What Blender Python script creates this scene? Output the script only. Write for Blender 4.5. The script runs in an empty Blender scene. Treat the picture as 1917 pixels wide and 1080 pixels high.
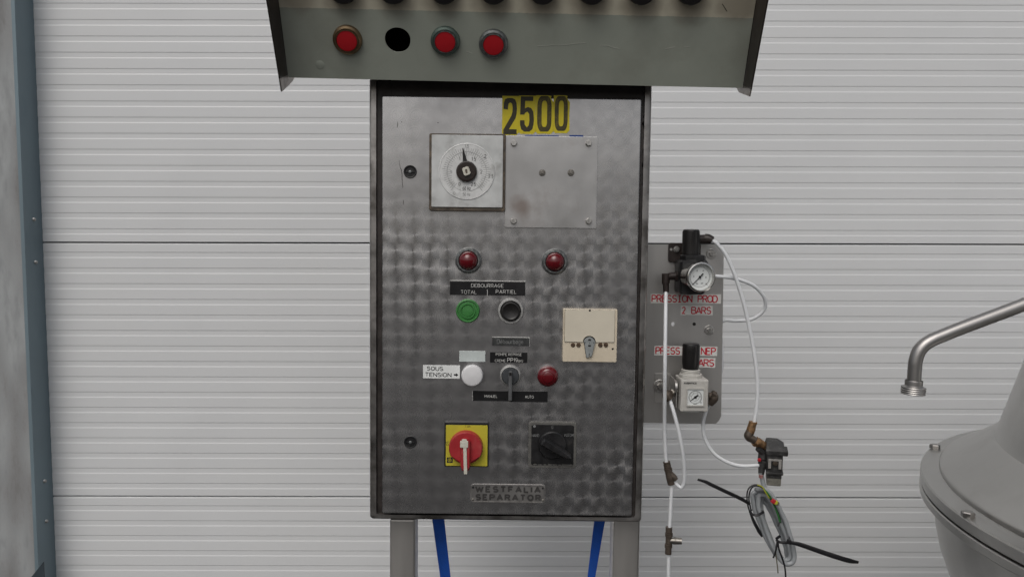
import bpy, bmesh, math, random
from mathutils import Vector, Matrix, Quaternion

random.seed(7)
R = math.radians
SC = bpy.context.scene
COL = SC.collection

# ------------------------------------------------------------------ camera
F_PX, W_PX, H_PX = 1500.0, 1917.0, 1080.0
EYE = Vector((0.0, -1.2, 1.25))
PITCH, ROLL = math.atan(1500.0 / 20500.0), 0.0022
CAM_M = (Matrix.Translation(EYE) @ Matrix.Rotation(R(90) - PITCH, 4, 'X') @ Matrix.Rotation(ROLL, 4, 'Z'))
cam_d = bpy.data.cameras.new('camera')
cam_d.sensor_width = 36.0
cam_d.lens = 36.0 * F_PX / W_PX
cam_d.clip_start, cam_d.clip_end = 0.02, 500.0
cam = bpy.data.objects.new('camera', cam_d)
cam.matrix_world = CAM_M
COL.objects.link(cam)
SC.camera = cam

# ------------------------------------------------------------------ light: overcast day
SUN_EL, SUN_AZ = R(52), R(200)          # azimuth clockwise from +Y: behind the camera, a little left
world = bpy.data.worlds.new('World'); SC.world = world; world.use_nodes = True
wn, wl = world.node_tree.nodes, world.node_tree.links
wn.clear()
sky = wn.new('ShaderNodeTexSky'); sky.sky_type = 'NISHITA'; sky.sun_disc = False
sky.sun_elevation, sky.sun_rotation = SUN_EL, SUN_AZ
sky.air_density, sky.dust_density, sky.ozone_density = 1.0, 6.0, 1.0
hsv = wn.new('ShaderNodeHueSaturation'); hsv.inputs['Saturation'].default_value = 0.42
bg = wn.new('ShaderNodeBackground'); bg.inputs['Strength'].default_value = 0.10
wo = wn.new('ShaderNodeOutputWorld')
wl.new(sky.outputs[0], hsv.inputs['Color']); wl.new(hsv.outputs[0], bg.inputs['Color']); wl.new(bg.outputs[0], wo.inputs['Surface'])
sun_d = bpy.data.lights.new('sun', 'SUN'); sun_d.energy = 0.7; sun_d.angle = R(45); sun_d.color = (1.0, 0.98, 0.95)
sun = bpy.data.objects.new('sun', sun_d); COL.objects.link(sun)
sdir = Vector((math.sin(SUN_AZ) * math.cos(SUN_EL), math.cos(SUN_AZ) * math.cos(SUN_EL), math.sin(SUN_EL)))
sun.rotation_euler = (-sdir).to_track_quat('-Z', 'Y').to_euler()
SC.view_settings.view_transform = 'Standard'; SC.view_settings.look = 'None'
SC.view_settings.gamma = 1.0; SC.view_settings.exposure = -0.17
SC.view_settings.use_curve_mapping = False

# ------------------------------------------------------------------ helpers: points
def hit(px, py, M=None, y=0.0):
    """where the sight line through a pixel of the photograph meets the plane y = const of frame M (in that frame)"""
    d = CAM_M.to_3x3() @ Vector(((px - W_PX / 2) / F_PX, -(py - H_PX / 2) / F_PX, -1.0))
    o = EYE
    if M is not None:
        Mi = M.inverted(); o = Mi @ EYE; d = Mi.to_3x3() @ d
    t = (y - o.y) / d.y
    return o + d * t

# ------------------------------------------------------------------ helpers: materials
MATS = {}
def mat(name, color, rough=0.5, metal=0.0, var=0.12, vscale=30.0, dirt=None, dirt_amt=0.0, dirt_scale=14.0, dirt_lo=0.5,
        bump=0.0, bscale=200.0, rvar=0.1, stretch=(1, 1, 1), spec=0.5, coat=0.0, trans=0.0, aniso=0.0, sss=0.0):
    if name in MATS: return MATS[name]
    m = bpy.data.materials.new(name); m.use_nodes = True
    n, l = m.node_tree.nodes, m.node_tree.links
    b = n['Principled BSDF']
    tc = n.new('ShaderNodeTexCoord'); mp = n.new('ShaderNodeMapping'); mp.inputs['Scale'].default_value = stretch
    l.new(tc.outputs['Object'], mp.inputs['Vector'])
    nz = n.new('ShaderNodeTexNoise'); nz.inputs['Scale'].default_value = vscale; nz.inputs['Detail'].default_value = 6
    l.new(mp.outputs[0], nz.inputs['Vector'])
    mr = n.new('ShaderNodeMapRange'); mr.inputs['From Min'].default_value = 0.3; mr.inputs['From Max'].default_value = 0.7
    mr.inputs['To Min'].default_value = 1 - var; mr.inputs['To Max'].default_value = 1 + var
    l.new(nz.outputs['Fac'], mr.inputs['Value'])
    mul = n.new('ShaderNodeVectorMath'); mul.operation = 'SCALE'; mul.inputs[0].default_value = color[:3]
    l.new(mr.outputs[0], mul.inputs['Scale'])
    out = mul.outputs[0]
    if dirt is not None:
        nd = n.new('ShaderNodeTexNoise'); nd.inputs['Scale'].default_value = dirt_scale; nd.inputs['Detail'].default_value = 8
        nd.inputs['Roughness'].default_value = 0.65
        l.new(mp.outputs[0], nd.inputs['Vector'])
        dr = n.new('ShaderNodeMapRange'); dr.inputs['From Min'].default_value = dirt_lo; dr.inputs['From Max'].default_value = dirt_lo + 0.18
        dr.inputs['To Max'].default_value = dirt_amt
        l.new(nd.outputs['Fac'], dr.inputs['Value'])
        mx = n.new('ShaderNodeMix'); mx.data_type = 'RGBA'; mx.inputs['B'].default_value = (*dirt[:3], 1)
        l.new(dr.outputs[0], mx.inputs['Factor']); l.new(out, mx.inputs['A'])
        out = mx.outputs['Result']
    l.new(out, b.inputs['Base Color'])
    rr = n.new('ShaderNodeMapRange'); rr.inputs['From Min'].default_value = 0.3; rr.inputs['From Max'].default_value = 0.7
    rr.inputs['To Min'].default_value = max(0.03, rough - rvar); rr.inputs['To Max'].default_value = min(1, rough + rvar)
    l.new(nz.outputs['Fac'], rr.inputs['Value']); l.new(rr.outputs[0], b.inputs['Roughness'])
    b.inputs['Metallic'].default_value = metal
    b.inputs['Specular IOR Level'].default_value = spec
    b.inputs['Coat Weight'].default_value = coat
    b.inputs['Transmission Weight'].default_value = trans
    b.inputs['Anisotropic'].default_value = aniso
    if sss:
        b.inputs['Subsurface Weight'].default_value = sss; b.inputs['Subsurface Radius'].default_value = (0.004, 0.004, 0.004)
        b.inputs['Subsurface Scale'].default_value = 0.5
    if bump:
        nb = n.new('ShaderNodeTexNoise'); nb.inputs['Scale'].default_value = bscale; nb.inputs['Detail'].default_value = 5
        l.new(mp.outputs[0], nb.inputs['Vector'])
        bp = n.new('ShaderNodeBump'); bp.inputs['Strength'].default_value = bump; bp.inputs['Distance'].default_value = 0.001
        l.new(nb.outputs['Fac'], bp.inputs['Height']); l.new(bp.outputs[0], b.inputs['Normal'])
    MATS[name] = m
    return m

def perlage(name, pitch, color, rough, aniso, contrast):
    """engine-turned stainless sheet: overlapping round brush spots, each brushed in circles"""
    m = bpy.data.materials.new(name); m.use_nodes = True
    n, l = m.node_tree.nodes, m.node_tree.links
    b = n['Principled BSDF']
    def M(op, a, c=None, d=None):
        k = n.new('ShaderNodeMath'); k.operation = op
        for i, v in enumerate((a, c, d)):
            if v is None: continue
            if isinstance(v, (int, float)): k.inputs[i].default_value = v
            else: l.new(v, k.inputs[i])
        return k.outputs[0]
    tc = n.new('ShaderNodeTexCoord')
    nz = n.new('ShaderNodeTexNoise'); nz.inputs['Scale'].default_value = 22; nz.inputs['Detail'].default_value = 3
    l.new(tc.outputs['Object'], nz.inputs['Vector'])
    sub = n.new('ShaderNodeVectorMath'); sub.operation = 'SUBTRACT'; sub.inputs[1].default_value = (0.5, 0.5, 0.5)
    l.new(nz.outputs['Color'], sub.inputs[0])
    sc = n.new('ShaderNodeVectorMath'); sc.operation = 'SCALE'; sc.inputs['Scale'].default_value = 0.014
    l.new(sub.outputs[0], sc.inputs[0])
    ad = n.new('ShaderNodeVectorMath'); ad.operation = 'ADD'
    l.new(tc.outputs['Object'], ad.inputs[0]); l.new(sc.outputs[0], ad.inputs[1])
    sp = n.new('ShaderNodeSeparateXYZ'); l.new(ad.outputs[0], sp.inputs[0])
    u = M('MULTIPLY', sp.outputs['X'], 1 / (pitch * 1.03)); v = M('MULTIPLY', sp.outputs['Z'], 1 / pitch)
    row = n.new('ShaderNodeTexWhiteNoise'); row.noise_dimensions = '1D'; l.new(M('FLOOR', v), row.inputs['W'])
    u = M('ADD', u, M('MULTIPLY', row.outputs['Value'], 0.22))
    dx = M('SUBTRACT', M('FRACT', u), 0.5); dy = M('SUBTRACT', M('FRACT', v), 0.5)
    rad = M('SQRT', M('ADD', M('ADD', M('MULTIPLY', dx, dx), M('MULTIPLY', dy, dy)), 1e-4))
    cb = n.new('ShaderNodeCombineXYZ'); l.new(M('MULTIPLY', dy, -1.0), cb.inputs['X']); l.new(dx, cb.inputs['Z'])
    l.new(cb.outputs[0], b.inputs['Tangent'])
    # wear of the spot pattern and smears of grease
    n2 = n.new('ShaderNodeTexNoise'); n2.inputs['Scale'].default_value = 7; n2.inputs['Detail'].default_value = 7; n2.inputs['Roughness'].default_value = 0.6
    l.new(tc.outputs['Object'], n2.inputs['Vector'])
    n3 = n.new('ShaderNodeTexNoise'); n3.inputs['Scale'].default_value = 45; n3.inputs['Detail'].default_value = 5
    l.new(tc.outputs['Object'], n3.inputs['Vector'])
    ring = n.new('ShaderNodeTexNoise'); ring.noise_dimensions = '1D'; ring.inputs['Scale'].default_value = 16
    l.new(rad, ring.inputs['W'])
    # spot polish: the brush bites harder at its rim
    edge = n.new('ShaderNodeMapRange'); edge.inputs['From Min'].default_value = 0.1; edge.inputs['From Max'].default_value = 0.72
    edge.inputs['To Min'].default_value = 1.0; edge.inputs['To Max'].default_value = 1.0 - contrast
    l.new(rad, edge.inputs['Value'])
    g1 = n.new('ShaderNodeMapRange'); g1.inputs['From Min'].default_value = 0.3; g1.inputs['From Max'].default_value = 0.72
    g1.inputs['To Min'].default_value = 1.18; g1.inputs['To Max'].default_value = 0.72
    l.new(n2.outputs['Fac'], g1.inputs['Value'])
    g2 = n.new('ShaderNodeMapRange'); g2.inputs['From Min'].default_value = 0.3; g2.inputs['From Max'].default_value = 0.7
    g2.inputs['To Min'].default_value = 0.93; g2.inputs['To Max'].default_value = 1.07
    l.new(n3.outputs['Fac'], g2.inputs['Value'])
    val = M('MULTIPLY', M('MULTIPLY', edge.outputs[0], g1.outputs[0]), g2.outputs[0])
    cs = n.new('ShaderNodeVectorMath'); cs.operation = 'SCALE'; cs.inputs[0].default_value = color
    l.new(val, cs.inputs['Scale']); l.new(cs.outputs[0], b.inputs['Base Color'])
    ro = M('ADD', M('MULTIPLY', n2.outputs['Fac'], 0.25), rough - 0.125)
    ro = M('ADD', ro, M('MULTIPLY', M('SUBTRACT', ring.outputs['Fac'], 0.5), 0.12))
    l.new(ro, b.inputs['Roughness'])
    b.inputs['Metallic'].default_value = 1.0
    an = n.new('ShaderNodeMapRange'); an.inputs['From Min'].default_value = 0.32; an.inputs['From Max'].default_value = 0.62
    an.inputs['To Min'].default_value = aniso; an.inputs['To Max'].default_value = aniso * 0.22
    n4 = n.new('ShaderNodeTexNoise'); n4.inputs['Scale'].default_value = 5.5; n4.inputs['Detail'].default_value = 4
    l.new(tc.outputs['Object'], n4.inputs['Vector'])
    spz = n.new('ShaderNodeSeparateXYZ'); l.new(tc.outputs['Object'], spz.inputs[0])
    up = n.new('ShaderNodeMapRange'); up.inputs['From Min'].default_value = 0.08; up.inputs['From Max'].default_value = 0.26; up.inputs['To Max'].default_value = 0.20
    l.new(spz.outputs['Z'], up.inputs['Value'])
    l.new(M('ADD', n4.outputs['Fac'], up.outputs[0]), an.inputs['Value'])
    l.new(an.outputs[0], b.inputs['Anisotropic'])
    return m

# ------------------------------------------------------------------ helpers: geometry (verts, faces)
def join(*gs):
    V, Fc = [], []
    for v, f in gs:
        o = len(V); V += [Vector(p) for p in v]; Fc += [tuple(i + o for i in t) for t in f]
    return V, Fc

def xf(g, M):
    return [M @ Vector(p) for p in g[0]], g[1]

def tr(g, x=0, y=0, z=0):
    return xf(g, Matrix.Translation((x, y, z)))

def lathe(profile, n=32, axis='-Y', cap=True):
    """profile [(radius, height along axis)]"""
    V, Fc = [], []
    for r, h in profile:
        for k in range(n):
            a = 2 * math.pi * k / n
            V.append(Vector((r * math.cos(a), r * math.sin(a), h)))
    for i in range(len(profile) - 1):
        for k in range(n):
            k2 = (k + 1) % n
            Fc.append((i * n + k, i * n + k2, (i + 1) * n + k2, (i + 1) * n + k))
    if cap:
        Fc.append(tuple(reversed(range(n)))); b = (len(profile) - 1) * n; Fc.append(tuple(range(b, b + n)))
    Mx = {'-Y': Matrix.Rotation(R(90), 4, 'X'), 'Z': Matrix.Identity(4), 'X': Matrix.Rotation(R(90), 4, 'Y'), '-X': Matrix.Rotation(R(-90), 4, 'Y')}[axis]
    return xf((V, Fc), Mx)

def box(w, d, h, bev=0.0, seg=2, taper=None):
    bm = bmesh.new(); bmesh.ops.create_cube(bm, size=1.0)
    for v in bm.verts:
        v.co = Vector((v.co.x * w, v.co.y * d, v.co.z * h))
    if taper:
        for v in bm.verts: v.co = taper(v.co)
    if bev:
        bmesh.ops.bevel(bm, geom=list(bm.edges), offset=bev, segments=seg, affect='EDGES', profile=0.5)
    bm.verts.index_update()
    g = [v.co.copy() for v in bm.verts], [tuple(v.index for v in f.verts) for f in bm.faces]
    bm.free(); return g

def rr_loop(w, h, r, n=5):
    """rounded rectangle in x,z"""
    P = []
    for cx, cz, a0 in ((w / 2 - r, h / 2 - r, 0), (-w / 2 + r, h / 2 - r, 90), (-w / 2 + r, -h / 2 + r, 180), (w / 2 - r, -h / 2 + r, 270)):
        for k in range(n + 1):
            a = R(a0 + 90 * k / n); P.append((cx + r * math.cos(a), cz + r * math.sin(a)))
    return P

def loft(loops, cap0=True, cap1=True):
    """loops: list of lists of 3D points of equal length"""
    n = len(loops[0]); V = [Vector(p) for L in loops for p in L]; Fc = []
    for i in range(len(loops) - 1):
        for k in range(n):
            k2 = (k + 1) % n
            Fc.append((i * n + k, i * n + k2, (i + 1) * n + k2, (i + 1) * n + k))
    if cap0: Fc.append(tuple(reversed(range(n))))
    if cap1: b = (len(loops) - 1) * n; Fc.append(tuple(range(b, b + n)))
    return V, Fc

def slab(w, h, d, r=0.001, bev=0.0006, n=4):
    """plate facing -Y with its back at y=0 and its face at y=-d"""
    def L(ins, y): return [(x, y, z) for x, z in rr_loop(w - 2 * ins, h - 2 * ins, max(r - ins, 0.0001), n)]
    return loft([L(0, 0), L(0, -d + bev), L(bev * 0.3, -d + bev * 0.3), L(bev, -d)])

def sheet(loops, d):
    """flat plate with holes from x,z outlines; face at y=-d, back at y=0"""
    cu = bpy.data.curves.new('t', 'CURVE'); cu.dimensions = '2D'; cu.fill_mode = 'BOTH'; cu.extrude = d / 2
    for L in loops:
        s = cu.splines.new('POLY'); s.points.add(len(L) - 1); s.use_cyclic_u = True
        for p, q in zip(s.points, L): p.co = (q[0], q[1], 0, 1)
    o = bpy.data.objects.new('t', cu); COL.objects.link(o)
    me = bpy.data.meshes.new_from_object(o.evaluated_get(bpy.context.evaluated_depsgraph_get()))
    bpy.data.objects.remove(o); bpy.data.curves.remove(cu)
    g = [Vector((v.co.x, -d / 2 - v.co.z, v.co.y)) for v in me.vertices], [tuple(p.vertices) for p in me.polygons]
    bpy.data.meshes.remove(me); return g

def circ(cx, cz, r, n=28):
    return [(cx + r * math.cos(2 * math.pi * k / n), cz + r * math.sin(2 * math.pi * k / n)) for k in range(n)]

def smooth_path(pts, sub=8):
    P = [Vector(p) for p in pts]
    if len(P) < 3: return P
    out = []
    for i in range(len(P) - 1):
        p0 = P[i - 1] if i else P[0] * 2 - P[1]
        p1, p2 = P[i], P[i + 1]
        p3 = P[i + 2] if i + 2 < len(P) else P[-1] * 2 - P[-2]
        for k in range(sub):
            t = k / sub
            out.append(0.5 * ((2 * p1) + (p2 - p0) * t + (2 * p0 - 5 * p1 + 4 * p2 - p3) * t * t + (-p0 + 3 * p1 - 3 * p2 + p3) * t ** 3))
    out.append(P[-1]); return out

def tube(pts, r, n=12, sub=8, flat=None, closed=False, smooth=True):
    """tube along a path; r a number or a list per path point; flat=(a,b) scales the section"""
    P = smooth_path(pts, sub) if smooth else [Vector(p) for p in pts]
    if isinstance(r, (list, tuple)):
        m = len(r) - 1; rad = []
        for i in range(len(P)):
            t = i / (len(P) - 1) * m; k = min(int(t), m - 1); rad.append(r[k] + (r[k + 1] - r[k]) * (t - k))
    else: rad = [r] * len(P)
    V, Fc = [], []
    T = (P[1] - P[0]).normalized()
    N = T.orthogonal().normalized()
    if flat:
        ref = Vector((0, -1, 0)); N = (ref - T * ref.dot(T)).normalized()
    for i, p in enumerate(P):
        T2 = ((P[i + 1] if i + 1 < len(P) else P[i]) - (P[i - 1] if i else P[i])).normalized()
        q = T.rotation_difference(T2); N = (q @ N); N = (N - T2 * N.dot(T2)).normalized(); T = T2
        B = T.cross(N)
        for k in range(n):
            a = 2 * math.pi * k / n
            ca, sa = math.cos(a), math.sin(a)
            if flat: ca *= flat[0]; sa *= flat[1]
            V.append(p + (N * ca + B * sa) * rad[i])
    for i in range(len(P) - 1):
        for k in range(n):
            k2 = (k + 1) % n
            Fc.append((i * n + k, i * n + k2, (i + 1) * n + k2, (i + 1) * n + k))
    Fc.append(tuple(reversed(range(n)))); b = (len(P) - 1) * n; Fc.append(tuple(range(b, b + n)))
    return V, Fc

def hexhead(r, h):
    """hex bolt head facing -Y, slightly domed"""
    return lathe([(r, 0), (r, h * 0.75), (r * 0.86, h)], 6, '-Y')

def text_geo(s, w, h, thick=0.0003, bold=0.0, shear=0.0, spacing=1.0, res=3):
    """lettering fitted to a w x h box, centred, facing -Y"""
    cu = bpy.data.curves.new('t', 'FONT'); cu.body = s; cu.size = 1.0; cu.offset = bold; cu.shear = shear
    cu.resolution_u = res; cu.space_character = spacing; cu.align_x = 'CENTER'
    o = bpy.data.objects.new('t', cu); COL.objects.link(o)
    me = bpy.data.meshes.new_from_object(o.evaluated_get(bpy.context.evaluated_depsgraph_get()))
    bpy.data.objects.remove(o); bpy.data.curves.remove(cu)
    xs = [v.co.x for v in me.vertices]; ys = [v.co.y for v in me.vertices]
    x0, x1, y0, y1 = min(xs), max(xs), min(ys), max(ys)
    sx, sy = w / (x1 - x0), h / (y1 - y0)
    if w <= 0: sx = sy
    V = [Vector(((v.co.x - (x0 + x1) / 2) * sx, -thick, (v.co.y - (y0 + y1) / 2) * sy)) for v in me.vertices]
    Fc = [tuple(p.vertices) for p in me.polygons]
    bpy.data.meshes.remove(me)
    # thin relief: add the rim
    from collections import Counter
    ed = Counter()
    for f in Fc:
        for i in range(len(f)): ed[tuple(sorted((f[i], f[(i + 1) % len(f)])))] += 1
    n0 = len(V); V += [Vector((p.x, 0.0, p.z)) for p in V]
    for (a, b), c in ed.items():
        if c == 1: Fc.append((a, b, b + n0, a + n0))
    return V, Fc

# ------------------------------------------------------------------ engraved single-stroke lettering
def _arc(cx, cy, rx, ry, a0, a1, n=8):
    return [(cx + rx * math.cos(R(a0 + (a1 - a0) * k / n)), cy + ry * math.sin(R(a0 + (a1 - a0) * k / n))) for k in range(n + 1)]
GLY = {
 'A': (.70, [[(0, 0), (.35, 1), (.70, 0)], [(.12, .33), (.58, .33)]]),
 'B': (.62, [[(0, 0), (0, 1), (.36, 1)] + _arc(.36, .76, .22, .24, 90, -90) + [(0, .52)], [(.36, .52)] + _arc(.37, .26, .25, .26, 90, -90) + [(0, 0)]]),
 'C': (.64, [_arc(.34, .5, .34, .5, 50, 310, 14)]),
 'D': (.64, [[(0, 0), (0, 1), (.28, 1)] + _arc(.28, .5, .36, .5, 90, -90, 12) + [(0, 0)]]),
 'E': (.54, [[(.54, 1), (0, 1), (0, 0), (.54, 0)], [(0, .52), (.44, .52)]]),
 'F': (.54, [[(.54, 1), (0, 1), (0, 0)], [(0, .52), (.44, .52)]]),
 'G': (.68, [_arc(.34, .5, .34, .5, 50, 330, 14) + [(.66, .46), (.38, .46)]]),
 'H': (.62, [[(0, 0), (0, 1)], [(.62, 0), (.62, 1)], [(0, .52), (.62, .52)]]),
 'I': (.04, [[(.02, 0), (.02, 1)]]),
 'Ii': (.40, [[(.20, 0), (.20, 1)], [(0, 0), (.40, 0)], [(0, 1), (.40, 1)]]),
 'L': (.50, [[(0, 1), (0, 0), (.50, 0)]]),
 'M': (.74, [[(0, 0), (0, 1), (.37, .3), (.74, 1), (.74, 0)]]),
 'N': (.62, [[(0, 0), (0, 1), (.62, 0), (.62, 1)]]),
 'O': (.70, [_arc(.35, .5, .35, .5, 0, 360, 20)]),
 'P': (.60, [[(0, 0), (0, 1), (.34, 1)] + _arc(.34, .74, .26, .26, 90, -90) + [(0, .48)]]),
 'R': (.62, [[(0, 0), (0, 1), (.34, 1)] + _arc(.34, .75, .25, .25, 90, -90) + [(0, .50)], [(.32, .50), (.62, 0)]]),
 'S': (.58, [_arc(.29, .75, .27, .25, 30, 250, 10) + _arc(.29, .26, .29, .26, 80, -150, 10)]),
 'T': (.62, [[(0, 1), (.62, 1)], [(.31, 1), (.31, 0)]]),
 'U': (.62, [[(0, 1), (0, .3)] + _arc(.31, .3, .31, .3, 180, 360, 10) + [(.62, 1)]]),
 'W': (.95, [[(0, 1), (.24, 0), (.475, .8), (.71, 0), (.95, 1)]]),
 'V': (.66, [[(0, 1), (.33, 0), (.66, 1)]]),
 '0': (.52, [_arc(.26, .5, .26, .5, 0, 360, 18)]),
 '1': (.20, [[(0, .78), (.18, 1), (.18, 0)]]),
 '2': (.52, [_arc(.26, .73, .26, .27, 165, -35, 10) + [(0, 0), (.54, 0)]]),
 '4': (.52, [[(.38, 0), (.38, 1), (0, .3), (.54, .3)]]),
 '5': (.52, [[(.48, 1), (.06, 1), (.02, .54)] + _arc(.25, .31, .27, .31, 130, -150, 10)]),
 '6': (.52, [_arc(.26, .3, .26, .3, 0, 360, 14), [(.0, .32), (.08, .7), (.42, 1)]]),
 '8': (.52, [_arc(.26, .27, .26, .27, 0, 360, 14), _arc(.26, .77, .22, .23, 0, 360, 14)]),
 '9': (.52, [_arc(.26, .70, .26, .30, 0, 360, 14), [(.52, .68), (.44, .3), (.12, 0)]]),
 '.': (.04, [[(.0, .02), (.04, .02)]]),
 'a': (.46, [_arc(.23, .31, .23, .31, 0, 360, 14), [(.46, .64), (.46, 0)]]),
 'b': (.46, [_arc(.23, .31, .23, .31, 0, 360, 14), [(0, 1), (0, 0)]]),
 'e': (.46, [[(0, .33), (.46, .33)] + _arc(.23, .31, .23, .31, 0, 310, 12)]),
 'é': (.46, [[(0, .33), (.46, .33)] + _arc(.23, .31, .23, .31, 0, 310, 12), [(.18, .78), (.34, .95)]]),
 'g': (.46, [_arc(.23, .31, .23, .31, 0, 360, 14), [(.46, .64), (.46, -.1)] + _arc(.23, -.06, .23, .2, 0, -150, 8)]),
 'o': (.46, [_arc(.23, .31, .23, .31, 0, 360, 14)]),
 'r': (.28, [[(0, .64), (0, 0)], _arc(.20, .42, .20, .22, 180, 60, 6)]),
 'u': (.44, [[(0, .64), (0, .22)] + _arc(.22, .22, .22, .22, 180, 360, 8) + [(.44, .64)], [(.44, .3), (.44, 0)]]),
 'n': (.44, [[(0, .64), (0, 0)], [(0, .4)] + _arc(.22, .42, .22, .22, 180, 0, 8) + [(.44, 0)]]),
 'f': (.30, [[(.30, .98), (.18, .95), (.12, .8), (.12, 0)], [(0, .62), (.28, .62)]]),
 'z': (.42, [[(0, .64), (.42, .64), (0, 0), (.42, 0)]]),
 'Z': (.60, [[(0, 1), (.60, 1), (0, 0), (.60, 0)]]),
}
def stroke_text(s, w, h, weight=0.12, thick=0.0002, mono=None, gap=0.22, space=0.42):
    """single-stroke lettering: every stroke a flat bar with round joints; fitted to w x h, centred, facing -Y"""
    items, x = [], 0.0
    for ch in s:
        if ch == ' ':
            x += (mono or space) + (gap if mono else 0); continue
        gw, st = GLY['Ii' if (ch == 'I' and mono) else ch]
        off = (mono - gw) / 2 if mono else 0.0
        items.append([[(x + off + a, b) for a, b in P] for P in st])
        x += (mono or gw) + gap
    tw = x - gap
    sz = h / (1.0 + weight); sy = sz
    hwid = weight * sz / 2
    sx = (w - 2 * hwid) / tw if w > 0 else sz
    V, Fc = [], []; eps = 0
    def poly(pts, y):
        o = len(V); V.extend(Vector((px, y, pz)) for px, pz in pts); Fc.append(tuple(range(o, o + len(pts))))
    for st in items:
        for P in st:
            Q = [((a - tw / 2) * sx, (b - 0.5) * sy) for a, b in P]
            for i in range(len(Q) - 1):
                (x0, z0), (x1, z1) = Q[i], Q[i + 1]
                d = math.hypot(x1 - x0, z1 - z0)
                if d < 1e-9: continue
                nx, nz = -(z1 - z0) / d * hwid, (x1 - x0) / d * hwid
                eps += 1; y = -thick - (eps % 7) * 4e-6
                poly([(x0 + nx, z0 + nz), (x0 - nx, z0 - nz), (x1 - nx, z1 - nz), (x1 + nx, z1 + nz)], y)
            for (x0, z0) in Q[1:-1]:
                eps += 1; y = -thick - 3e-5 - (eps % 5) * 4e-6
                poly([(x0 + hwid * math.cos(R(60 * k)), z0 + hwid * math.sin(R(60 * k))) for k in range(6)], y)
    return V, Fc

# ------------------------------------------------------------------ helpers: objects
def obj(name, g, material, parent=None, at=(0, 0, 0), rot=(0, 0, 0), sharp=35):
    me = bpy.data.meshes.new(name)
    me.from_pydata([tuple(v) for v in g[0]], [], [tuple(f) for f in g[1]])
    bm = bmesh.new(); bm.from_mesh(me); bmesh.ops.recalc_face_normals(bm, faces=bm.faces); bm.to_mesh(me); bm.free()
    me.polygons.foreach_set('use_smooth', [True] * len(me.polygons))
    me.set_sharp_from_angle(angle=R(sharp))
    me.materials.append(material)
    o = bpy.data.objects.new(name, me); COL.objects.link(o)
    wn_ = o.modifiers.new('normals', 'WEIGHTED_NORMAL'); wn_.keep_sharp = True; wn_.weight = 100
    o.location = at; o.rotation_euler = rot
    if parent is not None: o.parent = parent
    return o

def tag(o, label, cat, group=None):
    o['label'] = label; o['category'] = cat
    if group: o['group'] = group
    return o

def thing(name, label, cat, M, group=None):
    o = bpy.data.objects.new(name, None); COL.objects.link(o); o.empty_display_size = 0.05
    o.matrix_world = M
    return tag(o, label, cat, group)

# ------------------------------------------------------------------ materials
m_door = mat('door_white_paint', (0.70, 0.715, 0.725), 0.40, var=0.02, vscale=6, bump=0.04, bscale=900, rvar=0.05, dirt=(0.5, 0.49, 0.46), dirt_amt=0.10, dirt_scale=3)
m_gap = mat('door_joint_rubber', (0.03, 0.03, 0.03), 0.8)
m_conc = mat('concrete', (0.34, 0.355, 0.36), 0.85, var=0.20, vscale=28, bump=0.6, bscale=110, dirt=(0.17, 0.163, 0.16), dirt_amt=0.75, dirt_scale=7, dirt_lo=0.45, stretch=(2.0, 1, 0.6))
m_galv = mat('galvanised_blue_steel', (0.20, 0.265, 0.30), 0.5, 0.3, var=0.08, vscale=14, stretch=(1, 1, 0.4), dirt=(0.14, 0.185, 0.215), dirt_amt=0.5, dirt_scale=7)
m_yard = mat('yard_asphalt', (0.038, 0.037, 0.036), 0.9, var=0.25, vscale=4, bump=0.6, bscale=120)
m_ss = mat('brushed_stainless', (0.46, 0.45, 0.435), 0.38, 1.0, var=0.10, vscale=18, stretch=(1, 1, 0.25), rvar=0.08, dirt=(0.20, 0.185, 0.17), dirt_amt=0.6, dirt_scale=9, dirt_lo=0.52)
m_ssleg = mat('leg_stainless', (0.70, 0.68, 0.65), 0.42, 1.0, var=0.10, vscale=18, stretch=(1, 1, 0.15), rvar=0.08)
m_plate = mat('cover_plate_stainless', (0.57, 0.565, 0.56), 0.36, 1.0, var=0.12, vscale=14, rvar=0.08, dirt=(0.36, 0.33, 0.31), dirt_amt=0.6, dirt_scale=11, dirt_lo=0.53)
m_board = mat('board_stainless', (0.52, 0.51, 0.495), 0.45, 1.0, var=0.08, vscale=20, stretch=(1, 1, 0.2), rvar=0.06)
m_bolt = mat('bolt_steel', (0.60, 0.59, 0.57), 0.36, 1.0, var=0.2, vscale=200, dirt=(0.16, 0.13, 0.10), dirt_amt=0.7, dirt_scale=260)
m_perl = perlage('engine_turned_stainless', 0.0249, (0.58, 0.575, 0.58), 0.28, 0.94, 0.06)
m_gask = mat('gasket_brown_rubber', (0.028, 0.023, 0.021), 0.5, var=0.4, vscale=60, bump=0.4, bscale=150)
m_blackp = mat('black_plastic', (0.012, 0.012, 0.013), 0.4, var=0.2, vscale=80, rvar=0.12, dirt=(0.06, 0.055, 0.05), dirt_amt=0.35, dirt_scale=60, dirt_lo=0.55)
m_blackg = mat('black_engraved_plate', (0.010, 0.010, 0.011), 0.33, var=0.1, rvar=0.08)
m_fadedp = mat('faded_black_label', (0.035, 0.037, 0.037), 0.5, var=0.3, vscale=120)
m_engr = mat('engraved_white', (0.55, 0.55, 0.53), 0.6, var=0.15, vscale=500)
m_faded = mat('faded_engraving', (0.16, 0.165, 0.165), 0.6, var=0.6, vscale=160)
m_redl = mat('red_lens', (0.11, 0.002, 0.006), 0.16, var=0.15, vscale=40, rvar=0.05, coat=0.4, dirt=(0.08, 0.004, 0.006), dirt_amt=0.4, dirt_scale=60)
m_redl2 = mat('bright_red_lens', (0.50, 0.006, 0.014), 0.5, var=0.08, vscale=40, rvar=0.05)
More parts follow.
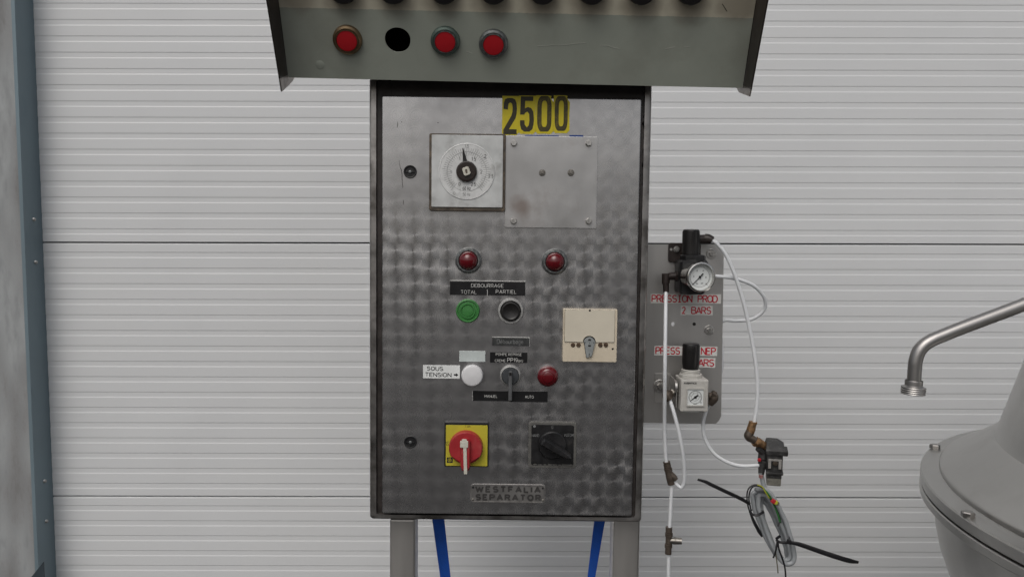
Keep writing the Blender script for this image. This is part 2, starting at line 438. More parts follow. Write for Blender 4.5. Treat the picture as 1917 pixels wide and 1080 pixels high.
m_ring = mat('lamp_ring_grey', (0.19, 0.20, 0.20), 0.4, 0.7, var=0.35, vscale=150, dirt=(0.4, 0.4, 0.39), dirt_amt=0.6, dirt_scale=300, dirt_lo=0.55)
m_brass = mat('lamp_ring_bronze', (0.22, 0.155, 0.09), 0.4, 0.8, var=0.2, vscale=90)
m_ringg = mat('lamp_ring_green', (0.12, 0.16, 0.14), 0.45, 0.6, var=0.25, vscale=90)
m_green = mat('green_button_plastic', (0.045, 0.21, 0.048), 0.45, var=0.15, vscale=120, dirt=(0.03, 0.10, 0.04), dirt_amt=0.5, dirt_scale=150)
m_whitep = mat('white_button_plastic', (0.70, 0.70, 0.71), 0.35, var=0.03, rvar=0.05)
m_lightring = mat('pale_metal_ring', (0.44, 0.44, 0.43), 0.45, 0.6, var=0.2, vscale=120)
m_cream = mat('cream_plastic', (0.64, 0.565, 0.44), 0.45, var=0.07, vscale=25, rvar=0.06, dirt=(0.42, 0.33, 0.22), dirt_amt=0.5, dirt_scale=22, dirt_lo=0.56)
m_creamlid = mat('cream_lid_plastic', (0.66, 0.61, 0.50), 0.42, var=0.05, vscale=25)
m_line = mat('dark_seam', (0.02, 0.018, 0.015), 0.8)
m_lever = mat('grey_lever', (0.27, 0.29, 0.29), 0.45, var=0.15, vscale=120)
m_rust = mat('rusty_screw', (0.13, 0.085, 0.055), 0.6, 0.5, var=0.4, vscale=300)
m_yel = mat('yellow_plate', (0.52, 0.46, 0.04), 0.42, var=0.05, vscale=30, dirt=(0.42, 0.34, 0.05), dirt_amt=0.4, dirt_scale=50)
m_yelst = mat('yellow_sticker', (0.66, 0.55, 0.012), 0.5, var=0.10, vscale=60, dirt=(0.48, 0.38, 0.02), dirt_amt=0.5, dirt_scale=60)
m_stdig = mat('faded_black_print', (0.055, 0.045, 0.006), 0.55, var=0.5, vscale=150, dirt=(0.20, 0.155, 0.012), dirt_amt=0.7, dirt_scale=110, dirt_lo=0.5)
m_stdig2 = mat('strong_black_print', (0.03, 0.026, 0.008), 0.55, var=0.5, vscale=150)
m_redk = mat('red_switch_plastic', (0.36, 0.024, 0.030), 0.4, var=0.12, vscale=40, rvar=0.08, dirt=(0.42, 0.10, 0.09), dirt_amt=0.4, dirt_scale=60)
m_offw = mat('off_white_inlay', (0.62, 0.60, 0.52), 0.5, var=0.1, vscale=120, dirt=(0.3, 0.28, 0.22), dirt_amt=0.5, dirt_scale=130)
m_label = mat('white_label', (0.78, 0.80, 0.79), 0.45, var=0.03, vscale=60)
m_labelb = mat('blank_label', (0.54, 0.59, 0.58), 0.45, var=0.06, vscale=60)
m_ink = mat('black_ink', (0.012, 0.012, 0.013), 0.6)
m_redink = mat('red_ink', (0.52, 0.015, 0.035), 0.55, var=0.1, vscale=200)
m_tape = mat('label_tape', (0.70, 0.70, 0.67), 0.45, var=0.05, vscale=40, dirt=(0.45, 0.44, 0.41), dirt_amt=0.4, dirt_scale=70)
m_dial = mat('dial_grey_plate', (0.60, 0.615, 0.61), 0.42, 0.15, var=0.12, vscale=50, dirt=(0.26, 0.26, 0.245), dirt_amt=0.55, dirt_scale=34, dirt_lo=0.53)
m_dialf = mat('dial_face', (0.69, 0.70, 0.695), 0.3, var=0.08, vscale=60, dirt=(0.30, 0.31, 0.295), dirt_amt=0.6, dirt_scale=40, dirt_lo=0.52)
m_dialrim = mat('dial_brown_rim', (0.075, 0.060, 0.045), 0.5, var=0.5, vscale=90, dirt=(0.20, 0.15, 0.10), dirt_amt=0.8, dirt_scale=80)
m_hub = mat('dark_hub', (0.022, 0.014, 0.012), 0.25, rvar=0.08)
m_print = mat('dial_print', (0.10, 0.10, 0.10), 0.6)
m_printf = mat('dial_print_faint', (0.26, 0.265, 0.26), 0.6)
m_dust = mat('dusty_rim', (0.11, 0.108, 0.10), 0.7, var=0.3, vscale=120, dirt=(0.06, 0.06, 0.06), dirt_amt=0.6, dirt_scale=120)
m_name = mat('cast_nameplate', (0.36, 0.35, 0.34), 0.45, 0.9, var=0.12, vscale=80)
m_nameT = mat('nameplate_letters', (0.075, 0.072, 0.07), 0.5, 0.5, var=0.15, vscale=120)
m_blue = mat('blue_webbing', (0.010, 0.095, 0.50), 0.75, var=0.10, vscale=60, bump=0.5, bscale=900)
m_bluet = mat('blue_tape', (0.012, 0.05, 0.22), 0.5)
m_hose = mat('white_polyamide_hose', (0.74, 0.76, 0.78), 0.32, var=0.03, vscale=30, rvar=0.05, sss=0.25)
m_fit = mat('brown_brass_fitting', (0.13, 0.105, 0.085), 0.5, 0.55, var=0.35, vscale=120, dirt=(0.03, 0.025, 0.02), dirt_amt=0.7, dirt_scale=120)
m_brassf = mat('bare_brass', (0.34, 0.205, 0.105), 0.45, 0.8, var=0.3, vscale=150, dirt=(0.07, 0.05, 0.035), dirt_amt=0.8, dirt_scale=130, dirt_lo=0.52)
m_nick = mat('dull_nickel', (0.30, 0.285, 0.26), 0.36, 0.9, var=0.3, vscale=160, dirt=(0.08, 0.07, 0.055), dirt_amt=0.6, dirt_scale=160)
m_brack = mat('brown_bracket', (0.030, 0.022, 0.020), 0.45, 0.2, var=0.3, vscale=60)
m_chrome = mat('chrome', (0.62, 0.61, 0.59), 0.16, 1.0, var=0.08, vscale=120, rvar=0.05)
m_gface = mat('gauge_face', (0.68, 0.71, 0.705), 0.35, var=0.03)
m_reg = mat('grey_regulator_plastic', (0.47, 0.46, 0.43), 0.5, var=0.08, vscale=40, dirt=(0.30, 0.28, 0.24), dirt_amt=0.6, dirt_scale=45, dirt_lo=0.55)
m_coilb = mat('dusty_black_coil', (0.035, 0.035, 0.035), 0.6, var=0.3, vscale=140, dirt=(0.13, 0.13, 0.125), dirt_amt=0.7, dirt_scale=160, dirt_lo=0.52, bump=0.3, bscale=300)
m_clear = mat('grimy_grey_plug', (0.22, 0.215, 0.185), 0.4, var=0.25, vscale=90, dirt=(0.05, 0.048, 0.04), dirt_amt=0.8, dirt_scale=60)
m_cable = mat('grey_cable', (0.34, 0.36, 0.375), 0.45, var=0.08, vscale=60)
m_tie = mat('black_nylon', (0.012, 0.012, 0.014), 0.4)
m_gnw = mat('green_wire', (0.03, 0.15, 0.035), 0.45)
m_yew = mat('yellow_wire', (0.42, 0.42, 0.03), 0.45)
m_olw = mat('olive_wire', (0.12, 0.11, 0.07), 0.5)
m_redc = mat('red_connector', (0.42, 0.02, 0.03), 0.4)
m_bead = mat('bead_blasted_stainless', (0.45, 0.445, 0.43), 0.33, 1.0, var=0.06, vscale=7, rvar=0.05, bump=0.03, bscale=900, dirt=(0.36, 0.35, 0.335), dirt_amt=0.6, dirt_scale=6, dirt_lo=0.50)
m_pipe = mat('pipe_stainless', (0.38, 0.37, 0.36), 0.42, 1.0, var=0.05, vscale=20, rvar=0.04)
m_cap = mat('black_bakelite', (0.012, 0.011, 0.011), 0.35)
m_cheek = mat('cheek_shaded_steel', (0.030, 0.022, 0.019), 0.42, 0.2, var=0.35, vscale=18, rvar=0.12)  # stainless sheet: its shade and dark reflections put into the base colour
m_cheek_lit = mat('cheek_lit_steel', (0.30, 0.275, 0.255), 0.4, 0.9, var=0.3, vscale=60, dirt=(0.06, 0.045, 0.04), dirt_amt=0.8, dirt_scale=35)  # lower end of the same sheet, its brighter light put into the colour
m_hole = mat('dark_inside', (0.006, 0.006, 0.006), 0.9)

def console_paint():
    m = mat('console_paint', (0.40, 0.43, 0.37), 0.5, var=0.05, vscale=14, rvar=0.06, bump=0.10, bscale=120, dirt=(0.31, 0.32, 0.27), dirt_amt=0.5, dirt_scale=10)
    n, l = m.node_tree.nodes, m.node_tree.links
    b = n['Principled BSDF']; src = b.inputs['Base Color'].links[0].from_socket
    tc = n.new('ShaderNodeTexCoord'); sp = n.new('ShaderNodeSeparateXYZ'); l.new(tc.outputs['Object'], sp.inputs[0])
    nz = n.new('ShaderNodeTexNoise'); nz.inputs['Scale'].default_value = 160; l.new(tc.outputs['Object'], nz.inputs['Vector'])
    ad = n.new('ShaderNodeMath'); ad.operation = 'MULTIPLY_ADD'; ad.inputs[1].default_value = 0.0016
    l.new(nz.outputs['Fac'], ad.inputs[0]); l.new(sp.outputs['Z'], ad.inputs[2])
    st = n.new('ShaderNodeMath'); st.operation = 'GREATER_THAN'; st.inputs[1].default_value = PAINT_Z + 0.0008
    l.new(ad.outputs[0], st.inputs[0])
    mx = n.new('ShaderNodeMix'); mx.data_type = 'RGBA'; mx.inputs['B'].default_value = (0.64, 0.61, 0.49, 1)
    l.new(st.outputs[0], mx.inputs['Factor']); l.new(src, mx.inputs['A'])
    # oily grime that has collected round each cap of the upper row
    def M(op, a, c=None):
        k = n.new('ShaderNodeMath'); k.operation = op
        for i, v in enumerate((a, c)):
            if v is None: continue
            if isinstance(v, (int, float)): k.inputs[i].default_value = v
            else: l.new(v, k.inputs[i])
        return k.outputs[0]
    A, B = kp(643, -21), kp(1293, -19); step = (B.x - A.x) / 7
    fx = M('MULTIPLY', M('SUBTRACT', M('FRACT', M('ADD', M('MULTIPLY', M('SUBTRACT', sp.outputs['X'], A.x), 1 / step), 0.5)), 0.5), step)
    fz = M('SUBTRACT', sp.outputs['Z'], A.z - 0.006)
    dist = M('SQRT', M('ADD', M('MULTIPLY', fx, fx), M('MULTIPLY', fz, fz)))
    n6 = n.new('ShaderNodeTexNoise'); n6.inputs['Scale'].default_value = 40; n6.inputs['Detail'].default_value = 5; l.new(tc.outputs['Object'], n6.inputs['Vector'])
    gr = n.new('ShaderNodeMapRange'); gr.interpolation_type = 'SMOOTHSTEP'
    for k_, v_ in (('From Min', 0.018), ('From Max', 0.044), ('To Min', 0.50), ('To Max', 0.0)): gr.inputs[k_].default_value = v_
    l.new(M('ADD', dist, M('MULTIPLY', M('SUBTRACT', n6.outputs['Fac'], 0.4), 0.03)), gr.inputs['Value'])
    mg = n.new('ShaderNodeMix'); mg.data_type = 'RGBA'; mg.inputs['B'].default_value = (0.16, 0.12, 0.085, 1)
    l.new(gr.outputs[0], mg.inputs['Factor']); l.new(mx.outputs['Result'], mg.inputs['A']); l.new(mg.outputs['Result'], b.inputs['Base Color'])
    return m

# ================================================================== THE SETTING
WALL_Y = 0.69
yard = obj('ground', ([(-40, -60, 0), (40, -60, 0), (40, 3, 0), (-40, 3, 0)], [(0, 1, 2, 3)]), m_yard)
yard['kind'] = 'structure'

# sectional door: panels with pressed ribs
X0, X1 = hit(82.5, 540, None, WALL_Y).x, 1.75
door_t = thing('sectional_door', 'white ribbed sectional door filling the background behind the machine', 'door', Matrix.Translation(((X0 + X1) / 2, WALL_Y, 0)))
HSEC = 0.61
SEAM = hit(400, 455, None, WALL_Y).z           # joint line seen at mid height
def section_profile(h):
    """(y, z) from the top joint down; y towards the viewer is negative"""
    P = [(0.016, 0.0), (0.004, -0.0008), (0.0008, -0.0022), (0.0, -0.0045)]
    z = -0.0215
    for k in range(16):
        P += [(0.0, z + 0.0006), (0.0002, z), (0.0007, z - 0.0012), (0.0009, z - 0.0028)]
        P += [(0.0009, z - 0.0112), (0.0007, z - 0.0122), (0.0002, z - 0.0142), (0.0, z - 0.0152)]
        z -= 0.0370
    P += [(0.0, -h + 0.0030), (0.0008, -h + 0.0020), (0.016, -h + 0.0018)]
    return P
prof = section_profile(HSEC)
hw = (X1 - X0) / 2
V = [(sx * hw, y, z) for sx in (-1, 1) for y, z in prof]
n = len(prof)
Fs = [(i, i + 1, n + i + 1, n + i) for i in range(n - 1)]
pan = None
for k in range(-1, 3):
    zt = SEAM + k * HSEC
    if zt - HSEC < -0.05: pass
    if pan is None: pan = obj('door_panel', (V, Fs), m_door, door_t, (0, 0, zt), sharp=20)
    else:
        c = pan.copy(); COL.objects.link(c); c.parent = door_t; c.location = (0, 0, zt)
seal = obj('joint_seal', box(2 * hw, 0.004, 2.6), m_gap, door_t, (0, 0.012, 1.3))

# concrete pier and its steel-lined reveal on the left
XC = hit(48, 540, None, WALL_Y - 0.07).x
wall_t = thing('concrete_wall', 'stained grey concrete wall at the far left edge', 'wall', Matrix.Translation((XC - 0.3, WALL_Y - 0.07, 0)))
obj('wall_face', tr(box(0.6, 0.3, 2.9, 0.003), 0, 0.15, 1.45), m_conc, wall_t)
jamb = thing('door_jamb', 'blue grey galvanised steel jamb strip between concrete wall and white door', 'door jamb', Matrix.Translation((X0, WALL_Y - 0.07, 0)))
gz = 2.9
# folded sheet: thin lip on the concrete face, then the reveal back to the door
sec = [(XC - X0 - 0.004, -0.003), (XC - X0 + 0.004, -0.003), (0.0015, 0.074), (0.0015, 0.09), (-0.010, 0.09), (XC - X0 - 0.004, 0.002)]
V = [(x, y, z) for z in (0.0, gz) for x, y in sec]; k = len(sec)
Fs = [(i, (i + 1) % k, k + (i + 1) % k, k + i) for i in range(k)] + [tuple(range(k)), tuple(range(k, 2 * k))]
obj('reveal_strip', (V, Fs), m_galv, jamb)
for px, py in ((57, 411), (62, 491), (80, 900), (84, 975)):
    yy = WALL_Y - 0.035
    p = hit(px, py, None, yy); p.x = XC + 0.004 + (X0 - XC) * 0.5
    obj('rivet', lathe([(0.0045, 0), (0.0042, 0.0016), (0.0018, 0.0032)], 12, '-Y'), m_bolt, jamb, p - jamb.location, (0, 0, R(35)))
# guard plate low on the concrete edge, cut at a slant
pa = [hit(x, y, None, WALL_Y - 0.0735) for x, y in ((83, 1050), (58, 1081), (50, 1120), (90, 1120))]
V = [(p.x - X0, -0.0075 + d, p.z) for d in (0, 0.003) for p in pa]
V = [Vector(v) for v in V]
for i in (2, 3, 6, 7): V[i].z = 0.0
obj('corner_guard', (V, [(0, 1, 2, 3), (4, 5, 6, 7), (0, 1, 5, 4), (1, 2, 6, 5), (2, 3, 7, 6), (3, 0, 4, 7)]), mat('dark_guard_steel', (0.055, 0.072, 0.085), 0.5, 0.4, var=0.2, vscale=20), jamb)

# ================================================================== CONTROL CABINET
S = 1.2 / F_PX                                   # metres per pixel on the cabinet's face
CROLL = 0.0098
c0 = hit(955, 975)
CAB = Matrix.Translation((c0.x, 0, 0)) @ Matrix.Rotation(CROLL, 4, 'Y')
cab = thing('control_cabinet', 'stainless steel control cabinet with switches, lamps and a yellow 2500 sticker', 'control cabinet', CAB)
def cp(px, py, y=0.0): return hit(px, py, CAB, y)
tl, tr_, br, bl = cp(691, 147, 0.006), cp(1220, 147, 0.006), cp(1203, 977, 0.006), cp(691.5, 973, 0.006)
xl, xr, zt, zb = (tl.x + bl.x) / 2, (tr_.x + br.x) / 2, (tl.z + tr_.z) / 2, (br.z + bl.z) / 2
CW, CH, CX, CZ = xr - xl, zt - zb, (xl + xr) / 2, (zt + zb) / 2
def ring(x0, x1, z0, z1, r, y):
    return [(x + (x0 + x1) / 2, y, z + (z0 + z1) / 2) for x, z in rr_loop(x1 - x0, z1 - z0, r, 5)]
def inset(l, r_, b, t, rad, y): return ring(xl + l - CX, xr - r_ - CX, zb + b - CZ, zt - t - CZ, rad, y)
LIPL, LIPR, LIPB, LIPT = 0.0105, 0.0105, 0.0080, 0.004
body = loft([inset(0, 0, 0, 0, 0.006, 0.26), inset(0, 0, 0, 0, 0.006, 0.0105), inset(0.0012, 0.0012, 0.0012, 0.0012, 0.006, 0.0075), inset(0.004, 0.004, 0.003, 0.003, 0.005, 0.006),
             inset(LIPL, LIPR, LIPB, LIPT, 0.004, 0.006), inset(LIPL + 0.001, LIPR + 0.001, LIPB + 0.001, LIPT + 0.001, 0.004, 0.03)], True, True)
m_cabs = mat('cabinet_stainless', (0.44, 0.425, 0.41), 0.36, 1.0, var=0.15, vscale=22, rvar=0.10, dirt=(0.11, 0.10, 0.09), dirt_amt=0.8, dirt_scale=16, dirt_lo=0.46)
obj('body', body, m_cabs, cab, (CX, 0, CZ))
# gasket between lip and door, ragged on the right; top band also paints shade
dl, dr, db, dt = (cp(713.5, 180).x + cp(716.5, 962).x) / 2, (cp(1199.5, 184).x + cp(1185, 963).x) / 2, cp(950, 963.5).z, cp(950, 182.5).z
def gasket():
    V, Fc = [], []
    out = ring(xl + LIPL + 0.0008, xr - LIPR - 0.0008, zb + LIPB + 0.0008, zt - LIPT - 0.0008, 0.003, 0.0)
    def strip(x0, x1, z0, z1, nseg, rag):
        o = len(V)
        for i in range(nseg + 1):
            z = z0 + (z1 - z0) * i / nseg
            j = random.uniform(-1, 1) * rag * (1.0 if z > z1 - 0.11 else 0.25)
            if rag and z > z1 - 0.16 and random.random() < 0.25: j -= rag
            for x, y in ((x0, 0.020), (x0, 0.0095), (x1 + j, 0.0085), (x1 + j, 0.020)): V.append(Vector((x, y, z)))
        for i in range(nseg):
            for k in range(4):
                k2 = (k + 1) % 4; a = o + i * 4
                Fc.append((a + k, a + k2, a + 4 + k2, a + 4 + k))
        Fc.append((o, o + 1, o + 2, o + 3)); e = o + nseg * 4; Fc.append((e, e + 1, e + 2, e + 3))
    strip(xl + LIPL + 0.001, dl + 0.012, zb + LIPB, zt - LIPT, 60, 0)
    strip(dr - 0.012, xr - LIPR - 0.0005, zb + LIPB, zt - LIPT, 220, 0.0016)
    strip(dl + 0.0121, dr - 0.0121, zb + LIPB + 0.001, db + 0.01, 4, 0)
    strip(dl + 0.0121, dr - 0.0121, dt - 0.01, zt - LIPT - 0.001, 4, 0)  # top band: dark colour also stands in for console shade on the lip
    return V, Fc
obj('door_gasket_and_shade', tr(gasket(), -CX, 0, -CZ), m_gask, cab, (CX, 0, CZ))
DW, DH, DX, DZ = dr - dl, dt - db, (dl + dr) / 2, (db + dt) / 2
obj('door', tr(slab(DW, DH, 0.014, 0.003, 0.0022, 4), 0, 0.014, 0), m_perl, cab, (DX, 0, DZ))
for px in (753.5, 1173.5):                        # stand legs, square tube
    p = cp(px, 978, 0.03); lw = (49 if px < 900 else 51) * S * 1.03
    obj('leg', tr(box(lw, lw, p.z + 0.012, 0.004, 3), 0, lw / 2, -(p.z + 0.012) / 2), m_ssleg, cab, (p.x, 0.03, p.z + 0.006))

def flat(name, px0, py0, px1, py1, d, material, r=0.0008, parent=None, bev=0.0003, y=0.0):
    a, b = cp(px0, py0, y), cp(px1, py1, y)
    return obj(name, slab(abs(b.x - a.x), abs(a.z - b.z), d, r, bev), material, parent or cab, ((a.x + b.x) / 2, y, (a.z + b.z) / 2))
def lettering(s, px, py, wpx, hpx, parent, material, d, bold=0.0, name='lettering', thick=0.0002, rot=0.0, weight=0.13, gap=0.22):
    """on a cabinet part: centre pixel, size in pixels"""
    p = cp(px, py) - parent.location
    return obj(name, stroke_text(s, wpx * S, hpx * S, weight, thick, gap=gap), material, parent, (p.x, -d, p.z), (0, rot, 0))

# door locks
def lock(px, py):
    o = obj('door_lock', lathe([(0.0098, 0), (0.0098, 0.0012), (0.0090, 0.0020), (0.0072, 0.0016), (0.0068, 0.0002)], 32), m_blackp, cab, cp(px, py))
    obj('lock_core', join(lathe([(0.0066, 0), (0.0066, 0.0010)], 24), tr(box(0.0135, 0.002, 0.0022, 0.0004), 0, -0.0012, 0)), m_blackp, o)
    obj('lock_pin', lathe([(0.0022, 0), (0.0022, 0.0028), (0.0012, 0.0034)], 16), m_ring, o)
lock(768, 322); lock(768.5, 827)

# number tiles "2500"
def digit_strokes(ch):
    """condensed stencil-like digits in a 1 x 1 box, as closed outlines"""
    if ch == '0':
        o = [(x, z) for x, z in rr_loop(1, 1, 0.30, 6)]; i = [(x, z) for x, z in rr_loop(0.38, 0.74, 0.14, 6)]
        return [[(x, z) for x, z in o], i]
    if ch == '2':
        return [[(-.5, .5 - .30), (-.48, .38), (-.38, .47), (-.2, .5), (.15, .5), (.36, .46), (.47, .36), (.5, .2), (.48, .08), (.40, -.06), (-.08, -.36), (.5, -.36), (.5, -.5), (-.5, -.5), (-.5, -.38), (.10, .02), (.17, .12), (.18, .24), (.14, .34), (.0, .38), (-.13, .34), (-.17, .26), (-.17, .18)]]
    if ch == '5':
        return [[(-.46, .5), (.44, .5), (.44, .37), (-.14, .37), (-.16, .16), (.06, .20), (.30, .17), (.45, .07), (.5, -.10), (.49, -.28), (.40, -.43), (.18, -.5), (-.2, -.5), (-.40, -.44), (-.49, -.32), (-.5, -.18), (-.18, -.18), (-.16, -.30), (.0, -.38), (.14, -.32), (.18, -.18), (.16, .0), (.02, .07), (-.14, .03), (-.18, -.02), (-.5, -.02)]]
tiles = [('2', 940.5, 971, 180, 254, m_stdig2), ('5', 971.6, 1003, 179.5, 251.5, m_stdig2), ('0', 1003.6, 1036, 179, 251.5, m_stdig), ('0', 1036.6, 1066, 179, 250, m_stdig)]
for i, (ch, a, b, t, u, dm) in enumerate(tiles):
    pa, pb = cp(a, t), cp(b, u); w, h = pb.x - pa.x, pa.z - pb.z
    L = [(-w / 2, h / 2), (-w / 2, -h / 2 + 0.003), (-w / 2 + 0.003, -h / 2), (0, -h / 2 + random.uniform(0, .0008)), (w / 2 - 0.004, -h / 2), (w / 2, -h / 2 + 0.004), (w / 2 - random.uniform(0, .0006), 0)]
    if i >= 2:     # torn top corners
        L += [(w / 2, h / 2 - 0.010), (w / 2 - 0.0022, h / 2 - 0.0075), (w / 2 - 0.0045, h / 2 - 0.0035), (w / 2 - 0.0035, h / 2 - 0.001), (w / 2 - 0.006, h / 2)]
    else: L += [(w / 2 - 0.0004, h / 2 - 0.006), (w / 2, h / 2)]
    o = obj('number_tile', sheet([list(reversed(L))], 0.0004), m_yelst, cab, ((pa.x + pb.x) / 2, -0.0002, (pa.z + pb.z) / 2))
    dw, dh = w * 0.80, h * 0.92
    D = [[(x * dw, z * dh) for x, z in K] for K in digit_strokes(ch)]
    obj('digit', sheet(D, 0.0002), dm, o, (-0.0006, -0.0004, (0.0012 if ch != '2' else -0.0008)))
for a, b, u in ((983, 1046, 256), (1066, 1092, 256)):      # scraps of blue tape behind the plate
    flat('tape_scrap', a, 253.0, b, u + 4, 0.0003, m_bluet, 0.0008)

# square timer with dial
tm = flat('timer', 804.5, 250.5, 945.5, 396.5, 0.007, m_dialrim, 0.003, bev=0.0012)
fp = cp(874.7, 321, -0.0065) - tm.location
face = obj('timer_plate', slab(131.5 * S, 132 * S, 0.0022, 0.0016, 0.0006), m_dial, tm, (fp.x, -0.0065, fp.z))
dc = cp(873.7, 321.5, -0.009) - tm.location
YF = -0.0087
obj('dial_disc', lathe([(0.0415, 0), (0.0415, 0.0006), (0.0405, 0.0011), (0.0395, 0.0008)], 64), m_dialf, tm, (dc.x, YF, dc.z))
YF -= 0.0009
def ticks(r0, r1, a0, a1, n, w, every=5, long=1.35):
    gs = []
    for i in range(n + 1):
        a = R(a0 + (a1 - a0) * i / n); L = (r1 - r0) * (long if i % every == 0 else 1.0)
        g = box(w, 0.0002, L); gs.append(xf(g, Matrix.Rotation(a, 4, 'Y') @ Matrix.Translation((0, 0, r0 + L / 2))))
    return join(*gs)
def circle_line(r, w, n=72): return sheet([circ(0, 0, r + w / 2, n), circ(0, 0, r - w / 2, n)], 0.0002)
obj('scale_marks', join(ticks(0.0293, 0.0345, -140, 140, 50, 0.00032), ticks(0.0285, 0.0240, -140, 140, 40, 0.0003), circle_line(0.0288, 0.0003)), m_print, tm, (dc.x, YF, dc.z))
obj('scale_circle', circle_line(0.0395, 0.0004), m_printf, tm, (dc.x, YF + 0.0003, dc.z))
for s, px, py, w, h, mm in (('1.5', 874, 274, 8, 6, m_printf), ('2', 908.5, 293, 4, 7, m_print), ('1.5', 887, 298, 8, 7, m_print), ('1', 860.5, 297, 2, 6, m_print), ('2', 901, 322, 4, 7, m_print), ('2.5', 919, 330, 9, 6, m_print),
                            ('2.5', 886.5, 345, 9, 7, m_print), ('0', 860, 345, 4, 6, m_print), ('60 Hz', 873.5, 353, 15, 7, m_print), ('50 Hz', 873.5, 364, 14, 6, m_printf), ('0', 850.5, 362, 4, 5, m_printf), ('.5', 844, 322, 5, 5, m_printf)):
    p = cp(px, py, -0.009) - tm.location
    obj('lettering', stroke_text(s, w * S, h * S, 0.14), mm, tm, (p.x, YF, p.z))
obj('dial_hub', lathe([(0.0154, 0), (0.0154, 0.003), (0.0146, 0.0048), (0.0125, 0.0055)], 48), m_hub, tm, (dc.x, YF, dc.z))
ptr = [(-0.0036, 0.012), (0.0036, 0.012), (0.0004, 0.0345), (-0.0004, 0.0345)]
obj('pointer', sheet([ptr], 0.0012), m_cap, tm, (dc.x, YF - 0.002, dc.z), (0, R(-9.5), 0))
obj('hub_cap', xf(slab(0.0105, 0.0125, 0.004, 0.003, 0.001), Matrix.Rotation(R(-20), 4, 'Y')), m_offw, tm, (dc.x, YF - 0.0052, dc.z))
obj('cap_slot', xf(slab(0.0028, 0.006, 0.0006, 0.001, 0.0002), Matrix.Rotation(R(-10), 4, 'Y')), m_dialrim, tm, (dc.x, YF - 0.0091, dc.z))

# blank cover plate with six bolts
pl = flat('cover_plate', 946.5, 255, 1116, 428, 0.0026, m_plate, 0.0015, bev=0.0005)
for px, py, rr in ((962, 269, 6.3), (1101.5, 269, 6.3), (961.5, 414, 6.3), (1101.5, 414, 6.3)):
    p = cp(px, py) - pl.location
    o = obj('bolt', join(lathe([(rr * S, 0), (rr * S, 0.0008)], 24), tr(hexhead(rr * S * 0.95, 0.0052), 0, -0.0008, 0)), m_bolt, pl, (p.x, -0.0026, p.z), (0, random.uniform(0, 1), 0))
for px, py in ((1015, 324), (1068.5, 324)):
    p = cp(px, py) - pl.location
    obj('nut', join(lathe([(0.0050, 0), (0.0050, 0.0007)], 24), tr(hexhead(0.0044, 0.0030), 0, -0.0006, 0), lathe([(0.0022, 0), (0.0022, 0.0052), (0.0017, 0.0058)], 14)), m_nick, pl, (p.x, -0.0026, p.z), (0, random.uniform(0, 1), 0))

# a round brown heat stain on the cover plate and runs of dirt near the upper lock
nt = m_plate.node_tree; pb_ = nt.nodes['Principled BSDF']; src = pb_.inputs['Base Color'].links[0].from_socket
tcx = nt.nodes.new('ShaderNodeTexCoord'); ds = nt.nodes.new('ShaderNodeVectorMath'); ds.operation = 'DISTANCE'
q = cp(974, 388) - pl.location; ds.inputs[1].default_value = (q.x, -0.0026, q.z)
nzx = nt.nodes.new('ShaderNodeTexNoise'); nzx.inputs['Scale'].default_value = 60; nt.links.new(tcx.outputs['Object'], nzx.inputs['Vector'])
wob = nt.nodes.new('ShaderNodeMath'); wob.operation = 'MULTIPLY_ADD'; wob.inputs[1].default_value = 0.022
nt.links.new(tcx.outputs['Object'], ds.inputs[0]); nt.links.new(nzx.outputs['Fac'], wob.inputs[0]); nt.links.new(ds.outputs['Value'], wob.inputs[2])
mrx = nt.nodes.new('ShaderNodeMapRange'); mrx.interpolation_type = 'SMOOTHSTEP'
for k_, v_ in (('From Min', 0.012), ('From Max', 0.036), ('To Min', 0.55), ('To Max', 0.0)): mrx.inputs[k_].default_value = v_
mxx = nt.nodes.new('ShaderNodeMix'); mxx.data_type = 'RGBA'; mxx.inputs['B'].default_value = (0.27, 0.19, 0.155, 1)
nt.links.new(wob.outputs[0], mrx.inputs['Value']); nt.links.new(mrx.outputs[0], mxx.inputs['Factor']); nt.links.new(src, mxx.inputs['A']); nt.links.new(mxx.outputs['Result'], pb_.inputs['Base Color'])
m_run = mat('dirt_run', (0.11, 0.105, 0.10), 0.6, 0.4, var=0.3, vscale=200)
for pts_ in ([(747, 300), (749, 312), (752, 322), (753, 340), (754, 352)], [(755, 374), (755, 380), (756, 384)], [(744, 228), (744.5, 234), (743, 240)]):
    obj('dirt_run', tube([cp(x, y, 0.0001) for x, y in pts_], [0.0003, 0.0006, 0.0004], 6, 4), m_run, cab)
for x, y in ((752, 229), (820, 230), (1131, 828), (1130, 858)):
    obj('speck', lathe([(0.0009, 0), (0.0007, 0.0002)], 8), m_run, cab, cp(x, y))

# pilot lamps
def dome(r, h, n=9, base=0.0):
    P = [(r, 0), (r, base)]
    for k in range(1, n): a = R(90 * k / n); P.append((r * math.cos(a), base + h * math.sin(a)))
    P.append((0.0004, base + h)); return lathe(P, 40)
def lamp(px, py, rpx, lens_m, ring_m, h=0.012, inner=0.72):
    r = rpx * S
    o = obj('pilot_lamp', lathe([(r, 0), (r, 0.003), (r * 0.95, 0.0055), (r * 0.84, 0.0072), (r * (inner + 0.03), 0.0072), (r * inner, 0.0055), (r * inner, 0.002)], 48), ring_m, cab, cp(px, py))
    l = obj('lens', dome(r * inner * 0.985, h, base=0.004), lens_m, o, (0, -0.002, 0))
    return o
lamp(877, 487.5, 24.5, m_redl, m_ring); lamp(1038.5, 490, 24.5, m_redl, m_ring)
